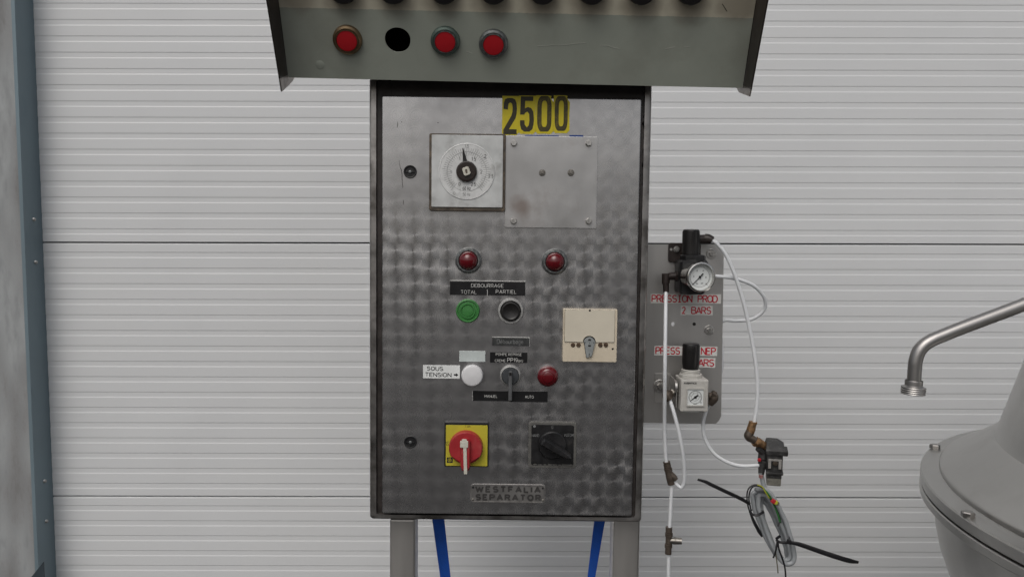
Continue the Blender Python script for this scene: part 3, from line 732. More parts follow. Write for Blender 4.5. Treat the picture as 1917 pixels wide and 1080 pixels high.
# bare red lamp lower down: a domed lens with a stepped nose
o = obj('pilot_lamp', lathe([(0.0162, 0), (0.0162, 0.0025), (0.0152, 0.0035)], 40), m_ring, cab, cp(1025, 702))
obj('lens', lathe([(0.0158, 0.003), (0.0160, 0.009), (0.0152, 0.013), (0.0130, 0.0165), (0.0105, 0.0180), (0.0088, 0.0184), (0.0080, 0.0200), (0.0060, 0.0208), (0.0003, 0.0210)], 40), m_redl, o)
# white push button
o = obj('push_button', lathe([(0.0150, 0), (0.0150, 0.003)], 40), m_lightring, cab, cp(884.5, 701))
obj('button_cap', lathe([(0.0163, 0.003), (0.0165, 0.008), (0.0160, 0.0105), (0.0148, 0.0122), (0.0120, 0.0132), (0.0003, 0.0138)], 40), m_whitep, o)
# green push button with rings
o = obj('push_button', lathe([(0.0178, 0), (0.0180, 0.003), (0.0172, 0.0055), (0.0160, 0.0062), (0.0152, 0.0060), (0.0146, 0.0046)], 48), m_green, cab, cp(876, 581.5))
obj('button_cap', lathe([(0.0145, 0.0046), (0.0118, 0.0050), (0.0112, 0.0066), (0.0100, 0.0066), (0.0096, 0.0050), (0.0086, 0.0050), (0.0080, 0.0058), (0.0003, 0.0062)], 48), m_green, o)
# black push button in a pale ring
o = obj('push_button', lathe([(0.0192, 0), (0.0192, 0.0025), (0.0186, 0.0040), (0.0160, 0.0042), (0.0154, 0.0030), (0.0154, 0.0006)], 48), m_lightring, cab, cp(956, 582))
obj('button_cap', lathe([(0.0152, 0.0012), (0.0150, 0.0040), (0.0138, 0.0062), (0.0120, 0.0066), (0.0095, 0.0050), (0.0003, 0.0044)], 48), m_cap, o)
# selector switch with its long handle
o = obj('selector_switch', lathe([(0.0160, 0), (0.0160, 0.0030), (0.0150, 0.0052), (0.0138, 0.0056), (0.0132, 0.0042)], 48), m_lightring, cab, cp(955.5, 702.5))
m_selk = mat('selector_grey', (0.050, 0.055, 0.06), 0.42, var=0.15, vscale=80)
m_selh = mat('selector_handle_grey', (0.105, 0.108, 0.112), 0.42, var=0.12, vscale=80)
obj('selector_knob', lathe([(0.0130, 0.003), (0.0128, 0.0075), (0.0120, 0.0088), (0.0003, 0.0092)], 40), m_selk, o)
obj('handle', tr(box(0.0056, 0.009, 0.044, 0.0016, 2), 0, -0.0125, -0.0135), m_selh, o)
obj('handle_mark', tr(box(0.0038, 0.001, 0.0046, 0.0002), 0, -0.0171, 0.0052), m_hole, o)

# engraved labels
lb = flat('label_plate', 842.5, 526.5, 983, 553.5, 0.0016, m_blackg, 0.0004)
LY = 0.0016
lettering('DEBOURRAGE', 912.5, 534.5, 61, 7.2, lb, m_engr, LY, 0.006)
lettering('TOTAL', 877.5, 546.5, 30, 7, lb, m_engr, LY, 0.006)
lettering('PARTIEL', 947.5, 546, 39, 7, lb, m_engr, LY, 0.006)
p = cp(912.5, 548) - lb.location; obj('divider_line', box(0.0008, 0.0003, 0.0095), m_engr, lb, (p.x, -LY, p.z))
obj('label_edge', tr(slab(141.5 * S, 1.3 * S, 0.0014, 0.0002, 0.0001), 0, 0, 14.2 * S), m_engr, lb)
lb = flat('label_plate', 921.5, 631.5, 991, 647.5, 0.0012, m_fadedp, 0.0004)
lettering('Débourbage', 955, 639, 50, 9, lb, m_faded, 0.0012, 0.0)
obj('label_edge', join(tr(slab(70 * S, 0.0008, 0.0011, 0.0002, 0.0001), 0, 0, 8.3 * S), tr(slab(0.0008, 16 * S, 0.0011, 0.0002, 0.0001), 35 * S, 0, 0)), m_engr, lb)
flat('label_plate', 860, 656.5, 908.5, 677, 0.0014, m_labelb, 0.0004)
lb = flat('label_plate', 917.5, 658.5, 987, 679, 0.0014, m_blackg, 0.0004)
lettering('POMPE REPRISE', 952.5, 663, 49, 5.2, lb, m_engr, 0.0014, 0.008)
lettering('CREME', 936.5, 674.5, 20, 5, lb, m_engr, 0.0014, 0.008)
lettering('PP19', 959.5, 673.5, 20.5, 8.2, lb, m_engr, 0.0014, 0.002)
lettering('BIS', 974.5, 675.2, 9.5, 4.6, lb, m_engr, 0.0014, 0.008)
lb = flat('label_plate', 792, 683, 861, 708.5, 0.0008, m_label, 0.0004)
lettering('SOUS', 814.5, 689.5, 31, 8.2, lb, m_ink, 0.0008, rot=R(0.6), weight=0.17, gap=0.2)
lettering('TENSION', 820.5, 701, 50, 8.4, lb, m_ink, 0.0008, rot=R(0.6), weight=0.17, gap=0.2)
p = cp(854, 701.3) - lb.location
arr = [(-4.2, 1.3), (-0.2, 1.3), (-0.2, 3.4), (4.2, 0), (-0.2, -3.4), (-0.2, -1.3), (-4.2, -1.3)]
obj('arrow', sheet([[(x * S, z * S) for x, z in arr]], 0.0002), m_ink, lb, (p.x, -0.0008, p.z))
lb = flat('label_plate', 885, 730.5, 954, 750.5, 0.0014, m_blackg, 0.0004)
lettering('MANUEL', 919.3, 741, 24.5, 5.4, lb, m_engr, 0.0014, 0.006)
lb2 = flat('label_plate', 954.5, 731.3, 1025, 752.5, 0.0013, m_blackg, 0.0004)
lettering('AUTO', 991, 742.3, 16.5, 5.6, lb2, m_engr, 0.0013, 0.006)
obj('label_edge', tr(slab(0.0010, 20 * S, 0.0013, 0.0002, 0.0001), -35 * S, 0, 0), m_engr, lb)

# cream relay box with flap and lever
bx = flat('relay_box', 1054, 577.5, 1152.5, 676, 0.010, m_cream, 0.0012, bev=0.0008)
BY = -0.010
def bp(px, py): q = cp(px, py, -0.01) - bx.location; return q.x, q.z
x0, z0 = bp(1058, 579.5); x1, z1 = bp(1149.5, 640)
xm, zm = bp(1103, 640); rm = 12 * S
L = [(x0, z0), (x0, z1)] + [(xm - rm * math.cos(R(a)), zm + rm * math.sin(R(a))) for a in range(0, 181, 15)] + [(x1, z1), (x1, z0)]
obj('flap', sheet([L], 0.0016), m_creamlid, bx, (0, BY, 0))
Lo = [(x0 - .0004, z0 + .0002), (x0 - .0004, z1 - .0005)] + [(xm - (rm - .0006) * math.cos(R(a)), zm - .0005 + (rm - .0006) * math.sin(R(a))) for a in range(0, 181, 15)] + [(x1 + .0004, z1 - .0005), (x1 + .0004, z0 + .0002)]
obj('flap_seam', sheet([Lo], 0.0003), m_line, bx, (0, BY - 0.0001, 0))
lev = [(xm - 9.5 * S, zm + 1 * S)] + [(xm - 10.5 * S * math.cos(R(a)), zm - 1 * S + 10.5 * S * math.sin(R(a))) for a in range(0, 181, 15)] + [(xm + 4.6 * S, zm - 26 * S), (xm + 1, zm)][:1] + [(xm + 1.0 * S, zm - 28 * S), (xm + 0.6 * S, zm - 20 * S), (xm - 0.4 * S, zm - 20 * S), (xm - 0.8 * S, zm - 28.5 * S), (xm - 5 * S, zm - 28.5 * S)]
obj('lever', sheet([lev], 0.0030), m_lever, bx, (0, BY - 0.0005, 0))
obj('lever_outline', sheet([[(xm + (x - xm) * 1.09, zm - 0.006 + (z - zm + 0.006) * 1.05) for x, z in lev]], 0.0004), m_line, bx, (0, BY - 0.0004, 0))
for dx, dz, w, h in ((0.3, 4.5, 5, 3.4), (0.3, -6.5, 5, 3.4), (0, -1, 1.4, 1.4), (-8, -0.5, 1.6, 1.6), (8, -0.5, 1.6, 1.6)):
    obj('lever_window', slab(w * S, h * S, 0.0003, 0.0002, 0.0001), m_ink, bx, (xm + dx * S, BY - 0.0034, zm + dz * S))
for px, py, mm in ((1072.5, 645.5, m_lever), (1083, 645.5, m_rust), (1124, 645.5, m_rust), (1134, 645.5, m_lever)):
    x, z = bp(px, py)
    q = obj('screw', lathe([(4.2 * S, 0), (4.2 * S, 0.0008), (3.2 * S, 0.0015)], 20), m_rust, bx, (x, BY, z))
    obj('screw_slot', box(0.0052, 0.0004, 0.0007), m_line, q, (0, -0.0016, 0), (0, R(30), 0))
for px, py in ((1104, 581), (1147, 653)):
    x, z = bp(px, py); obj('pin_hole', lathe([(1.9 * S, 0), (1.9 * S, 0.0002)], 16), m_hole, bx, (x, BY - (0.0017 if py < 600 else 0), z))

# main switch: yellow plate, red knob
sw = flat('main_switch', 832.5, 788, 914.5, 872, 0.006, m_blackp, 0.002, bev=0.0012)
obj('switch_plate', slab(79 * S, 78.5 * S, 0.0010, 0.0012, 0.0003), m_yel, sw, (0.0004, -0.0057, -0.0012))
def sp_(px, py): q = cp(px, py, -0.0067) - sw.location; return (q.x, -0.0067, q.z)
kx, _, kz = sp_(872.5, 836)
obj('knob_base', lathe([(0.0258, 0), (0.0258, 0.003), (0.0250, 0.0055), (0.0232, 0.0062)], 56), m_redk, sw, (kx, -0.0066, kz))
# knob: teardrop bar from hub to the tongue below
def teardrop(r, tail_w, tail_z, s=1.0, n=20):
    P = []
    for k in range(n + 1):
        a = R(-28 + 236 * k / n); P.append((r * s * math.cos(a), r * s * math.sin(a)))
    P += [(-tail_w * s, tail_z * 0.62), (-tail_w * s, tail_z + 0.002), (-tail_w * s * 0.7, tail_z), (tail_w * s * 0.7, tail_z), (tail_w * s, tail_z + 0.002), (tail_w * s, tail_z * 0.62)]
    return P
td = [[(x, y, z) for x, z in teardrop(0.0252, 0.0062, -0.0335, s)] for s, y in ((1.0, 0), (1.0, -0.0045), (0.985, -0.0060), (0.95, -0.0072))]
obj('knob', loft(td), m_redk, sw, (kx, -0.0120, kz))
obj('grip', tr(loft([[(x, y, z) for x, z in rr_loop(w, h, r, 5)] for w, h, r, y in ((0.0155, 0.048, 0.007, 0), (0.0150, 0.0475, 0.007, -0.006), (0.012, 0.045, 0.0055, -0.0095))]), 0, 0, -0.0065), m_redk, sw, (kx, -0.0185, kz))
obj('handle_inlay', join(xf(box(0.0052, 0.002, 0.042, 0.0008), Matrix.Rotation(R(-2), 4, 'Y') @ Matrix.Translation((0, 0, -0.0145))), tr(box(0.0122, 0.0035, 0.0105, 0.0014), -0.0012, 0, 0.0098), tr(box(0.0075, 0.003, 0.003, 0.001), -0.0012, 0, 0.0160)), m_offw, sw, (kx - 0.0004, -0.0286, kz))
for s, px, py, w, h in (('I on', 876, 797.5, 9, 4.5), ('off', 837.5, 827, 6, 3.2), ('O', 837.5, 831.5, 4.5, 4.5)):
    obj('lettering', stroke_text(s, w * S, h * S, 0.16), m_ink, sw, sp_(px, py))
q = obj('emblem', slab(11 * S, 10.5 * S, 0.0002, 0.0002, 0.0001), m_ink, sw, sp_(842, 860.8))
obj('emblem_mark', join(sheet([circ(0, 0, 3.6 * S, 20), circ(0, 0, 2.9 * S, 20)], 0.0002), tr(box(0.0006, 0.0002, 0.0048), -0.0008, -0.0001, 0), tr(box(0.0006, 0.0002, 0.0048), 0.0008, -0.0001, 0), tr(box(0.0018, 0.0002, 0.0006), 0, -0.0001, -0.0012)), m_yel, q, (0, -0.0002, 0))

# black rotary switch in a dusty frame
rs = flat('rotary_switch', 989.5, 788, 1078, 874.5, 0.006, m_dust, 0.0055, bev=0.0015)
obj('switch_plate', slab(80.5 * S, 78 * S, 0.0008, 0.0035, 0.0003), m_blackp, rs, (0, -0.0057, 0.0004))
q = cp(1034, 832, -0.0065) - rs.location
obj('knob_base', lathe([(0.0215, 0), (0.0212, 0.004), (0.0195, 0.0058), (0.003, 0.0062)], 48), m_blackp, rs, (q.x, -0.0064, q.z))
kn = [[(x, y, z) for x, z in K] for K, y in (
    ([(-0.019, 0.0065), (-0.005, 0.0075), (0.012, 0.0065), (0.030, 0.0040), (0.034, 0.0), (0.030, -0.0040), (0.012, -0.0065), (-0.005, -0.0075), (-0.019, -0.0065), (-0.021, 0)], 0.0),
    ([(-0.018, 0.0055), (-0.005, 0.0060), (0.012, 0.0050), (0.029, 0.0030), (0.032, 0.0), (0.029, -0.0030), (0.012, -0.0050), (-0.005, -0.0060), (-0.018, -0.0055), (-0.0195, 0)], -0.013),
    ([(-0.016, 0.0035), (-0.005, 0.0040), (0.012, 0.0032), (0.027, 0.0016), (0.029, 0.0), (0.027, -0.0016), (0.012, -0.0032), (-0.005, -0.0040), (-0.016, -0.0035), (-0.017, 0)], -0.0155))]
obj('knob', loft(kn), m_blackp, rs, (q.x, -0.0124, q.z), (0, R(31), 0))
for s, px, py, w, h in (('HAND', 1002.5, 814.5, 14, 6), ('AUTOM', 1065, 814, 18, 6), ('0', 1034, 799.5, 4, 6)):
    e = cp(px, py, -0.0065) - rs.location
    obj('lettering', stroke_text(s, w * S, h * S, 0.13), m_faded, rs, (e.x, -0.0065, e.z))
e = cp(1000.5, 797.5, -0.0065) - rs.location
obj('screw', lathe([(0.0022, 0), (0.0022, 0.0006), (0.0015, 0.001)], 16), m_faded, rs, (e.x, -0.0065, e.z))
obj('dust_line', join(*[tr(slab(random.uniform(.004, .010), random.uniform(.0012, .0026), 0.0003, 0.0005, 0.0001), -0.026 + k * 0.0075, 0, random.uniform(-.0006, .0006)) for k in range(8)]), m_dust, rs, (0, -0.0064, -0.0295))

# maker's nameplate
npl = flat('nameplate', 880.5, 905, 1021, 940.5, 0.0014, m_name, 0.005, bev=0.0006)
obj('raised_rim', sheet([rr_loop(140 * S, 35 * S, 0.005, 6), rr_loop(136.5 * S, 31.5 * S, 0.004, 6)], 0.0008), m_name, npl, (0, -0.0013, 0))
for s, px, py, w in (('WESTFALIA', 951, 915, 126), ('SEPARATOR', 951.5, 930, 126)):
    lettering(s, px, py, w, 13.2, npl, m_nameT, 0.0014, thick=0.0005, weight=0.36, gap=0.44)
for px, py in ((885.5, 911), (885.5, 934), (1016.5, 912.5), (1016.5, 935.5)):
    e = cp(px, py) - npl.location
    obj('rivet', lathe([(0.0019, 0), (0.0017, 0.0007), (0.0008, 0.0012)], 14), m_nick if py > 930 else m_ink, npl, (e.x, -0.0014, e.z))

# ================================================================== INDICATOR CONSOLE above
TILT = R(30)
p0 = hit(965, 155.5, None, -0.035)
CON = Matrix.Translation(p0) @ Matrix.Rotation(0.0205, 4, 'Y') @ Matrix.Rotation(TILT, 4, 'X')
con = thing('indicator_console', 'grey and beige tilted indicator console with red lamps above the cabinet', 'indicator console', CON)
def kp(px, py, y=0.0): return hit(px, py, CON, y)
PAINT_Z = kp(962, 24.5).z
m_con = console_paint()
mat('console_blister', (0.40, 0.43, 0.37), 0.5, var=0.05, vscale=14)
xa, xb = kp(540, 146).x, kp(1390, 165).x
xa2, xb2 = kp(521.5, 0).x, kp(1415.5, 0).x
ztop = 0.235
kk = ztop / kp(960, 0).z
XT0, XT1 = xa + (xa2 - xa) * kk, xb + (xb2 - xb) * kk
hp = kp(744.5, 75.5)
rim = [(xa, 0.0), (xb, 0.0), (XT1, ztop), (XT0, ztop)]
hole = [(hp.x + 0.0178 * (1 + 0.02 * math.sin(3 * a)) * math.cos(a), hp.z + 0.0178 * (1 + 0.03 * math.cos(2 * a)) * math.sin(a)) for a in [2 * math.pi * k / 36 for k in range(36)]]
obj('front_panel', tr(sheet([rim, hole], 0.0025), 0, 0.0025, 0), m_con, con)
bm_b = [[(x, y, z) for x, z in L] for L, y in ((rim, 0.0026), ([(xa, 0.0), (xb, 0.0), (XT1, ztop), (XT0, ztop)], 0.02))]
# housing behind: bottom lip, sides, back
def housing():
    V = []
    for x0, x1, z, y in ((xa + .001, xb - .001, 0.0005, 0.003), (xa + .001, xb - .001, 0.0005, 0.013), (xa + .003, xb - .003, 0.004, 0.012), (xa + .003, xb - .003, 0.06, 0.10), (XT0 + .003, XT1 - .003, ztop - .002, 0.10), (XT0 + .003, XT1 - .003, ztop - .002, 0.003)):
        V += [Vector((x0, y, z)), Vector((x1, y, z))]
    k = len(V) // 2
    Fc = [(2 * i, 2 * i + 1, 2 * ((i + 1) % k) + 1, 2 * ((i + 1) % k)) for i in range(k - 1)]
    Fc += [tuple(2 * i for i in range(k)), tuple(2 * i + 1 for i in range(k))]
    return V, Fc
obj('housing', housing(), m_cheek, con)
# side cheeks: sheets standing forward of the panel
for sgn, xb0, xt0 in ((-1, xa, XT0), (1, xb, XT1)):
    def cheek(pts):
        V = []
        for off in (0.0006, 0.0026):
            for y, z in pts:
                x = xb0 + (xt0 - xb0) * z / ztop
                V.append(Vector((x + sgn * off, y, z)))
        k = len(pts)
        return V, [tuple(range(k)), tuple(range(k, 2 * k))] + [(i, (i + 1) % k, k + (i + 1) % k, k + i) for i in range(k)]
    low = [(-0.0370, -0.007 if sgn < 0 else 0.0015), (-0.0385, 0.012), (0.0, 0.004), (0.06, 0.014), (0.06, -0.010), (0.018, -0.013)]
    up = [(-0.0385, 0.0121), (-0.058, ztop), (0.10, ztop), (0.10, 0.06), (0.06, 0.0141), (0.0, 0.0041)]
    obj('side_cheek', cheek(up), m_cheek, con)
    obj('cheek_end', cheek(low), m_cheek_lit, con)
def con_lamp(px, py, rm):
    r = 0.0205
    o = obj('indicator_lamp', lathe([(r, 0), (r, 0.003), (r * 0.96, 0.0052), (r * 0.84, 0.0068), (r * 0.765, 0.0066), (r * 0.745, 0.0040)], 48), rm, con, kp(px, py))
    obj('inner_ring', lathe([(r * 0.765, 0.005), (r * 0.755, 0.0082), (r * 0.715, 0.0084), (r * 0.705, 0.006)], 40), m_ring if rm is not m_brass else m_brass, o)
    obj('lens', lathe([(r * 0.70, 0.004), (r * 0.69, 0.0074), (r * 0.64, 0.0080), (0.0003, 0.0082)], 40), m_redl2, o)
con_lamp(651, 74.5, m_brass); con_lamp(834, 76.5, m_ringg); con_lamp(924, 82, m_ring)
# row of black caps along the upper half
for i, px in enumerate((643, 736, 831, 924, 1016, 1108, 1201, 1293)):
    e = kp(px, -21 + (px - 643) * 0.003)
    o = obj('button_cap', lathe([(0.0195, 0), (0.0195, 0.004), (0.0180, 0.006), (0.0178, 0.012), (0.0165, 0.0135), (0.0003, 0.014)], 36), m_cap, con, e)
# paint blister and hairline cracks
e = kp(599, 122); obj('paint_blister', lathe([(0.0075, -0.0004), (0.006, 0.0003), (0.004, 0.0007), (0.0003, 0.0009)], 24), MATS['console_blister'], con, e)
m_crack = mat('paint_crack', (0.50, 0.50, 0.46), 0.7)
for pts in ([(1006, 86), (1022, 87), (1032, 85), (1050, 84.5), (1066, 84), (1080, 82), (1096, 80.5)], [(1122, 85), (1136, 86), (1148, 89), (1160, 91.5)], [(1245, 92), (1256, 90), (1264, 88)], [(1280, 88), (1292, 89)], [(872, 97), (884, 100)]):
    obj('paint_crack', tube([kp(x, y + random.uniform(-.8, .8), -0.0001) for x, y in pts], 0.00028, 5, 4), m_crack, con)
sc_ = [kp(1352, 8, -0.0001), kp(1361, 22, -0.0001)]
obj('paint_scratch', tube(sc_, 0.0004, 5, 2), m_line, con)

# ================================================================== PNEUMATIC BOARD on the right
BRD_Y = 0.075
pb = hit(1282, 791, None, BRD_Y)
BRD = Matrix.Translation((pb.x, BRD_Y, pb.z)) @ Matrix.Rotation(0.006, 4, 'Y')
brd = thing('regulator_board', 'stainless plate with two pressure regulators and red lettered labels beside cabinet', 'regulator board', BRD)
def gp(px, py, y=0.0): return hit(px, py, BRD, y)
SB = (1.2 + BRD_Y) / F_PX
def P2(px, py): q = gp(px, py); return (q.x, q.z)
outl = [P2(1203, 457.5), P2(1203, 791), P2(1340, 793), P2(1346, 787), P2(1350, 779), P2(1355, 476), P2(1352.5, 466), P2(1345, 459), P2(1338, 457.5)]
h1 = P2(1260, 606.5)
obj('mounting_plate', tr(sheet([outl, circ(h1[0], h1[1], 0.0032, 20)], 0.003), 0, 0.003, 0), m_board, brd)
def bolt_on(px, py, rw, rb, y=0.0, parent=None):
    o = obj('bolt', join(lathe([(rw * SB, 0), (rw * SB, 0.0012), (rw * SB * .93, 0.0016)], 28)), m_bolt, brd, gp(px, py, y))
    obj('bolt_head', tr(hexhead(rb * SB, 0.005), 0, -0.0016, 0), m_bolt, o, (0, 0, 0), (0, R(20), 0))
bolt_on(1331.5, 475, 9.5, 5.2); bolt_on(1327.5, 617.5, 9, 5); bolt_on(1235.5, 722.5, 12.5, 6.5, -0.0016)
obj('plug', lathe([(0.0027, 0), (0.0027, 0.0006), (0.0015, 0.0008)], 16), m_line, brd, gp(1299.5, 606.5))

def tape(px0, py0, px1, py1, words, rot=0.0):
    a, b = gp(px0, py0), gp(px1, py1)
    o = obj('label_tape', slab(b.x - a.x, a.z - b.z, 0.0004, 0.0003, 0.0001), m_tape, brd, ((a.x + b.x) / 2, 0, (a.z + b.z) / 2), (0, rot, 0))
    for s, x0, x1, h in words:
        w = (x1 - x0) * SB
        obj('lettering', stroke_text(s, w, h * SB, 0.17, mono=0.56, gap=0.18), m_redink, o, (((x0 + x1) / 2 - (px0 + px1) / 2) * SB, -0.0004, 0))
tape(1218, 550, 1349.5, 568.5, [('PRESSION', 1219.5, 1296, 14.5), ('PROD', 1306, 1343.5, 14.5)])
tape(1274.5, 572, 1334, 590, [('2', 1276, 1283.5, 14), ('BARS', 1294, 1331.5, 14)])
tape(1225, 647.5, 1342.5, 666, [('PRESS', 1226.5, 1273, 14.5), ('NEP', 1312.5, 1340.5, 14.5)], R(0.3))
tape(1283, 669.5, 1339, 688, [('BARS', 1297.5, 1337, 14.5)], R(0.3))

# --- black regulator with round gauge
RY = -0.030
rg = obj('pressure_regulator', loft([[(x, y, z) for x, z in rr_loop(w, 0.052, 0.004, 3)] for w, y in ((0.036, 0.026), (0.040, 0.020), (0.040, -0.016), (0.034, -0.022))]), m_blackp, brd, gp(1292, 518, RY))
rg['label'] = 'black regulator'
def rp(px, py, y): return gp(px, py, y) - rg.location
obj('knob', join(lathe([(0.0128, 0), (0.0130, 0.004), (0.0130, 0.036), (0.0122, 0.0385), (0.0100, 0.0395), (0.0002, 0.0395)], 24, 'Z'),
                 *[xf(tr(box(0.0034, 0.0014, 0.034, 0.0005), 0, -0.0128, 0.019), Matrix.Rotation(R(a), 4, 'Z')) for a in range(0, 360, 45)]), m_cap, rg, rp(1293, 477, RY))
obj('collar', lathe([(0.0195, 0), (0.0200, 0.001), (0.0200, 0.0072), (0.0185, 0.0085)], 8, 'Z'), m_blackp, rg, rp(1297, 487.5, RY))
obj('bonnet', lathe([(0.0235, -0.005), (0.0235, 0.003), (0.0205, 0.008)], 24, 'Z'), m_blackp, rg, rp(1297, 496, RY))
bk = obj('bracket', slab(60 * SB, 36 * SB, 0.003, 0.004, 0.0006), m_brack, rg, rp(1281, 473, -0.001))
q = gp(1266.5, 466.5, -0.004) - rg.location - bk.location
obj('bracket_bolt', join(lathe([(0.0048, 0), (0.0048, 0.001)], 20), tr(hexhead(0.0042, 0.004), 0, -0.001, 0)), m_bolt, bk, (q.x, -0.003, q.z))
q = gp(1256.5, 467, -0.004) - rg.location - bk.location
obj('bracket_slot', slab(0.004, 0.004, 0.0002, 0.0018, 0.0001), m_board, bk, (q.x, -0.003, q.z))
# gauge
GY = -0.072
gr_ = 28.5 * (1.2 + BRD_Y + GY) / F_PX
gl = rp(1310, 518.5, GY)
ga = (0, R(0), R(9))
obj('gauge_case', lathe([(gr_ * 0.93, -0.024), (gr_ * 0.96, -0.002), (gr_, 0.000), (gr_, 0.004), (gr_ * 0.97, 0.0068), (gr_ * 0.90, 0.0074), (gr_ * 0.86, 0.0060), (gr_ * 0.85, -0.001)], 56, cap=False), m_chrome, rg, gl, ga)
obj('gauge_face', lathe([(gr_ * 0.852, -0.001), (gr_ * 0.852, 0.0)], 48), m_gface, rg, gl, ga)
obj('gauge_marks', tr(join(ticks(gr_ * .66, gr_ * .76, -135, 135, 30, 0.00030), circle_line(gr_ * .66, 0.00025),
    *[tr(text_geo(s, w * gr_, .11 * gr_, 0.0001, 0.01), x * gr_, 0, z * gr_) for s, x, z, w in (('2', -.42, .05, .07), ('4', -.2, .42, .07), ('6', .22, .42, .07), ('8', .42, -.02, .07), ('10', .46, -.47, .12), ('bar', -.17, -.42, .16), ('psi', .17, -.42, .14), ('0', -.48, -.47, .06))]), 0, -0.0003, 0), m_print, rg, gl, ga)
obj('gauge_needle', join(xf(box(0.0009, 0.0004, gr_ * .80, 0), Matrix.Rotation(R(-135), 4, 'Y') @ Matrix.Translation((0, 0, gr_ * .26))), xf(box(0.0019, 0.0006, gr_ * .20, 0), Matrix.Rotation(R(45), 4, 'Y') @ Matrix.Translation((0, 0, gr_ * .22))), lathe([(gr_ * .085, 0), (gr_ * .085, 0.0012)], 16)), m_ink, rg, gl + Vector((0, -0.0012, 0)), ga)
obj('gauge_stem', lathe([(0.006, 0), (0.006, 0.012)], 12), m_blackp, rg, rp(1304, 519, RY - 0.018))
# left elbow fitting
e0 = [gp(1272, 517, RY), gp(1258, 517, RY), gp(1247, 518, RY - 0.002)]
obj('elbow_fitting', join(tube([p - rg.location for p in e0], [0.0062, 0.0062, 0.0052], 14, 4), tube([gp(1246.5, 512, RY - 0.002) - rg.location, gp(1246.5, 530, RY - 0.002) - rg.location, gp(1246.5, 530.5, RY - .002) - rg.location, gp(1247, 547, RY - 0.002) - rg.location], [0.0062, 0.0062, 0.0050, 0.0046], 14, 3), tube([gp(1268, 517, RY) - rg.location, gp(1264, 517, RY) - rg.location], 0.0085, 6, 1)), m_brack, rg)
# outlet elbow at the top, pointing right
obj('hose_fitting', join(tube([gp(1298, 449, RY + .012), gp(1322, 447.5, RY + .014)], 0.0072, 14, 2), tube([gp(1320, 447, RY + .014), gp(1327, 447.5, RY + .012), gp(1333.5, 451, RY + .010)], [0.0078, 0.0074, 0.0066], 14, 4)), m_brack, brd)

# --- grey regulator with square gauge
QY = -0.040
gw, gh = 0.0425, 0.0500
r2 = obj('pressure_regulator', box(gw, 0.046, gh, 0.0022, 3), m_reg, brd, gp(1300.5, 741, QY - 0.023) + Vector((0, 0.023, 0)))
r2['label'] = 'pale grey regulator'
def sp2(px, py, y): return gp(px, py, y) - r2.location
ck = sp2(1292.5, 706, QY)
obj('threaded_neck', join(lathe([(0.0178, -0.006), (0.0182, 0.0), (0.0182, 0.005), (0.0165, 0.0065)], 10, 'Z'), lathe([(0.0142, 0.006), (0.0148, 0.0072), (0.0142, 0.0084), (0.0148, 0.0096), (0.0142, 0.0108), (0.0148, 0.0120), (0.0138, 0.0130)], 32, 'Z')), m_reg, r2, ck)
obj('knob', lathe([(0.0118, 0.0128), (0.0124, 0.016), (0.0134, 0.022), (0.0136, 0.040), (0.0134, 0.0500), (0.0122, 0.0530), (0.0095, 0.0540), (0.0002, 0.0540)], 32, 'Z'), m_cap, r2, ck)
FQ = QY - 0.0232
gq = sp2(1301.5, 743, FQ)
obj('gauge_frame', sheet([rr_loop(0.0278, 0.0278, 0.0016, 4), rr_loop(0.0245, 0.0245, 0.0010, 4)], 0.0022), m_reg, r2, gq)
obj('gauge_face', slab(0.0248, 0.0248, 0.0005, 0.0008, 0.0001), m_gface, r2, gq)
obj('gauge_marks', join(circle_line(0.0098, 0.0005, 48), ticks(0.0082, 0.0096, -125, 125, 20, 0.0004), circle_line(0.0058, 0.0003, 40), tr(text_geo('10', .0022, .0018), 0.0085, 0, -0.0082), tr(box(0.006, .0002, .0005), 0, 0, -0.0106), *[tr(text_geo(s, .0011, .0018), x, 0, z) for s, x, z in (('2', -.0070, .0022), ('4', -.0030, .0068), ('6', .0035, .0066), ('8', .0072, .0010))]), m_print, r2, gq + Vector((0, -0.0006, 0)))
obj('gauge_needle', join(xf(box(0.0011, 0.0004, 0.0110), Matrix.Rotation(R(-127), 4, 'Y') @ Matrix.Translation((0, 0, 0.0040))), xf(box(0.0024, 0.0005, 0.005), Matrix.Rotation(R(53), 4, 'Y') @ Matrix.Translation((0, 0, 0.0025))), lathe([(.0020, 0), (.0020, .0008)], 16)), m_ink, r2, gq + Vector((0, -0.0009, 0)))
obj('lettering', text_geo('AVENTICS', 25 * .79e-3, 3.6 * .79e-3, 0.0002, 0.03), m_ink, r2, sp2(1292, 717, FQ))
obj('small_print', join(tr(box(0.030, .0002, .0006), 0, 0, 0), tr(box(0.024, .0002, .0005), -.003, 0, -.0016)), m_printf, r2, sp2(1297, 768.5, FQ))
obj('bracket', join(tr(slab(30 * SB, 56 * SB, 0.0016, 0.0006, 0.0003), 0, 0, 0), tr(box(0.0016, 0.050, 56 * SB * 0.86, 0.0004), 15 * SB, -0.0255, 0)), m_board, r2, sp2(1240, 726, 0.0))
obj('lock_ring', tube([sp2(1266, 724, QY - 0.004), sp2(1262, 724, QY - 0.004)], 0.0105, 20, 2, flat=(1.0, 1.0)), m_board, r2)
obj('hex_nipple', join(tube([sp2(1268, 733, QY), sp2(1256, 737, QY - .002)], 0.0046, 12, 2), tube([sp2(1261, 735, QY - .001), sp2(1258, 736, QY - .001)], 0.0066, 6, 1)), m_nick, r2)
obj('elbow_fitting', tube([sp2(1256, 737, QY - .003), sp2(1250, 738.5, QY - .006), sp2(1248.5, 741, QY - .008), sp2(1254, 748, QY - .009)], [0.0062, 0.0075, 0.0074, 0.0062], 16, 4), m_fit, r2)
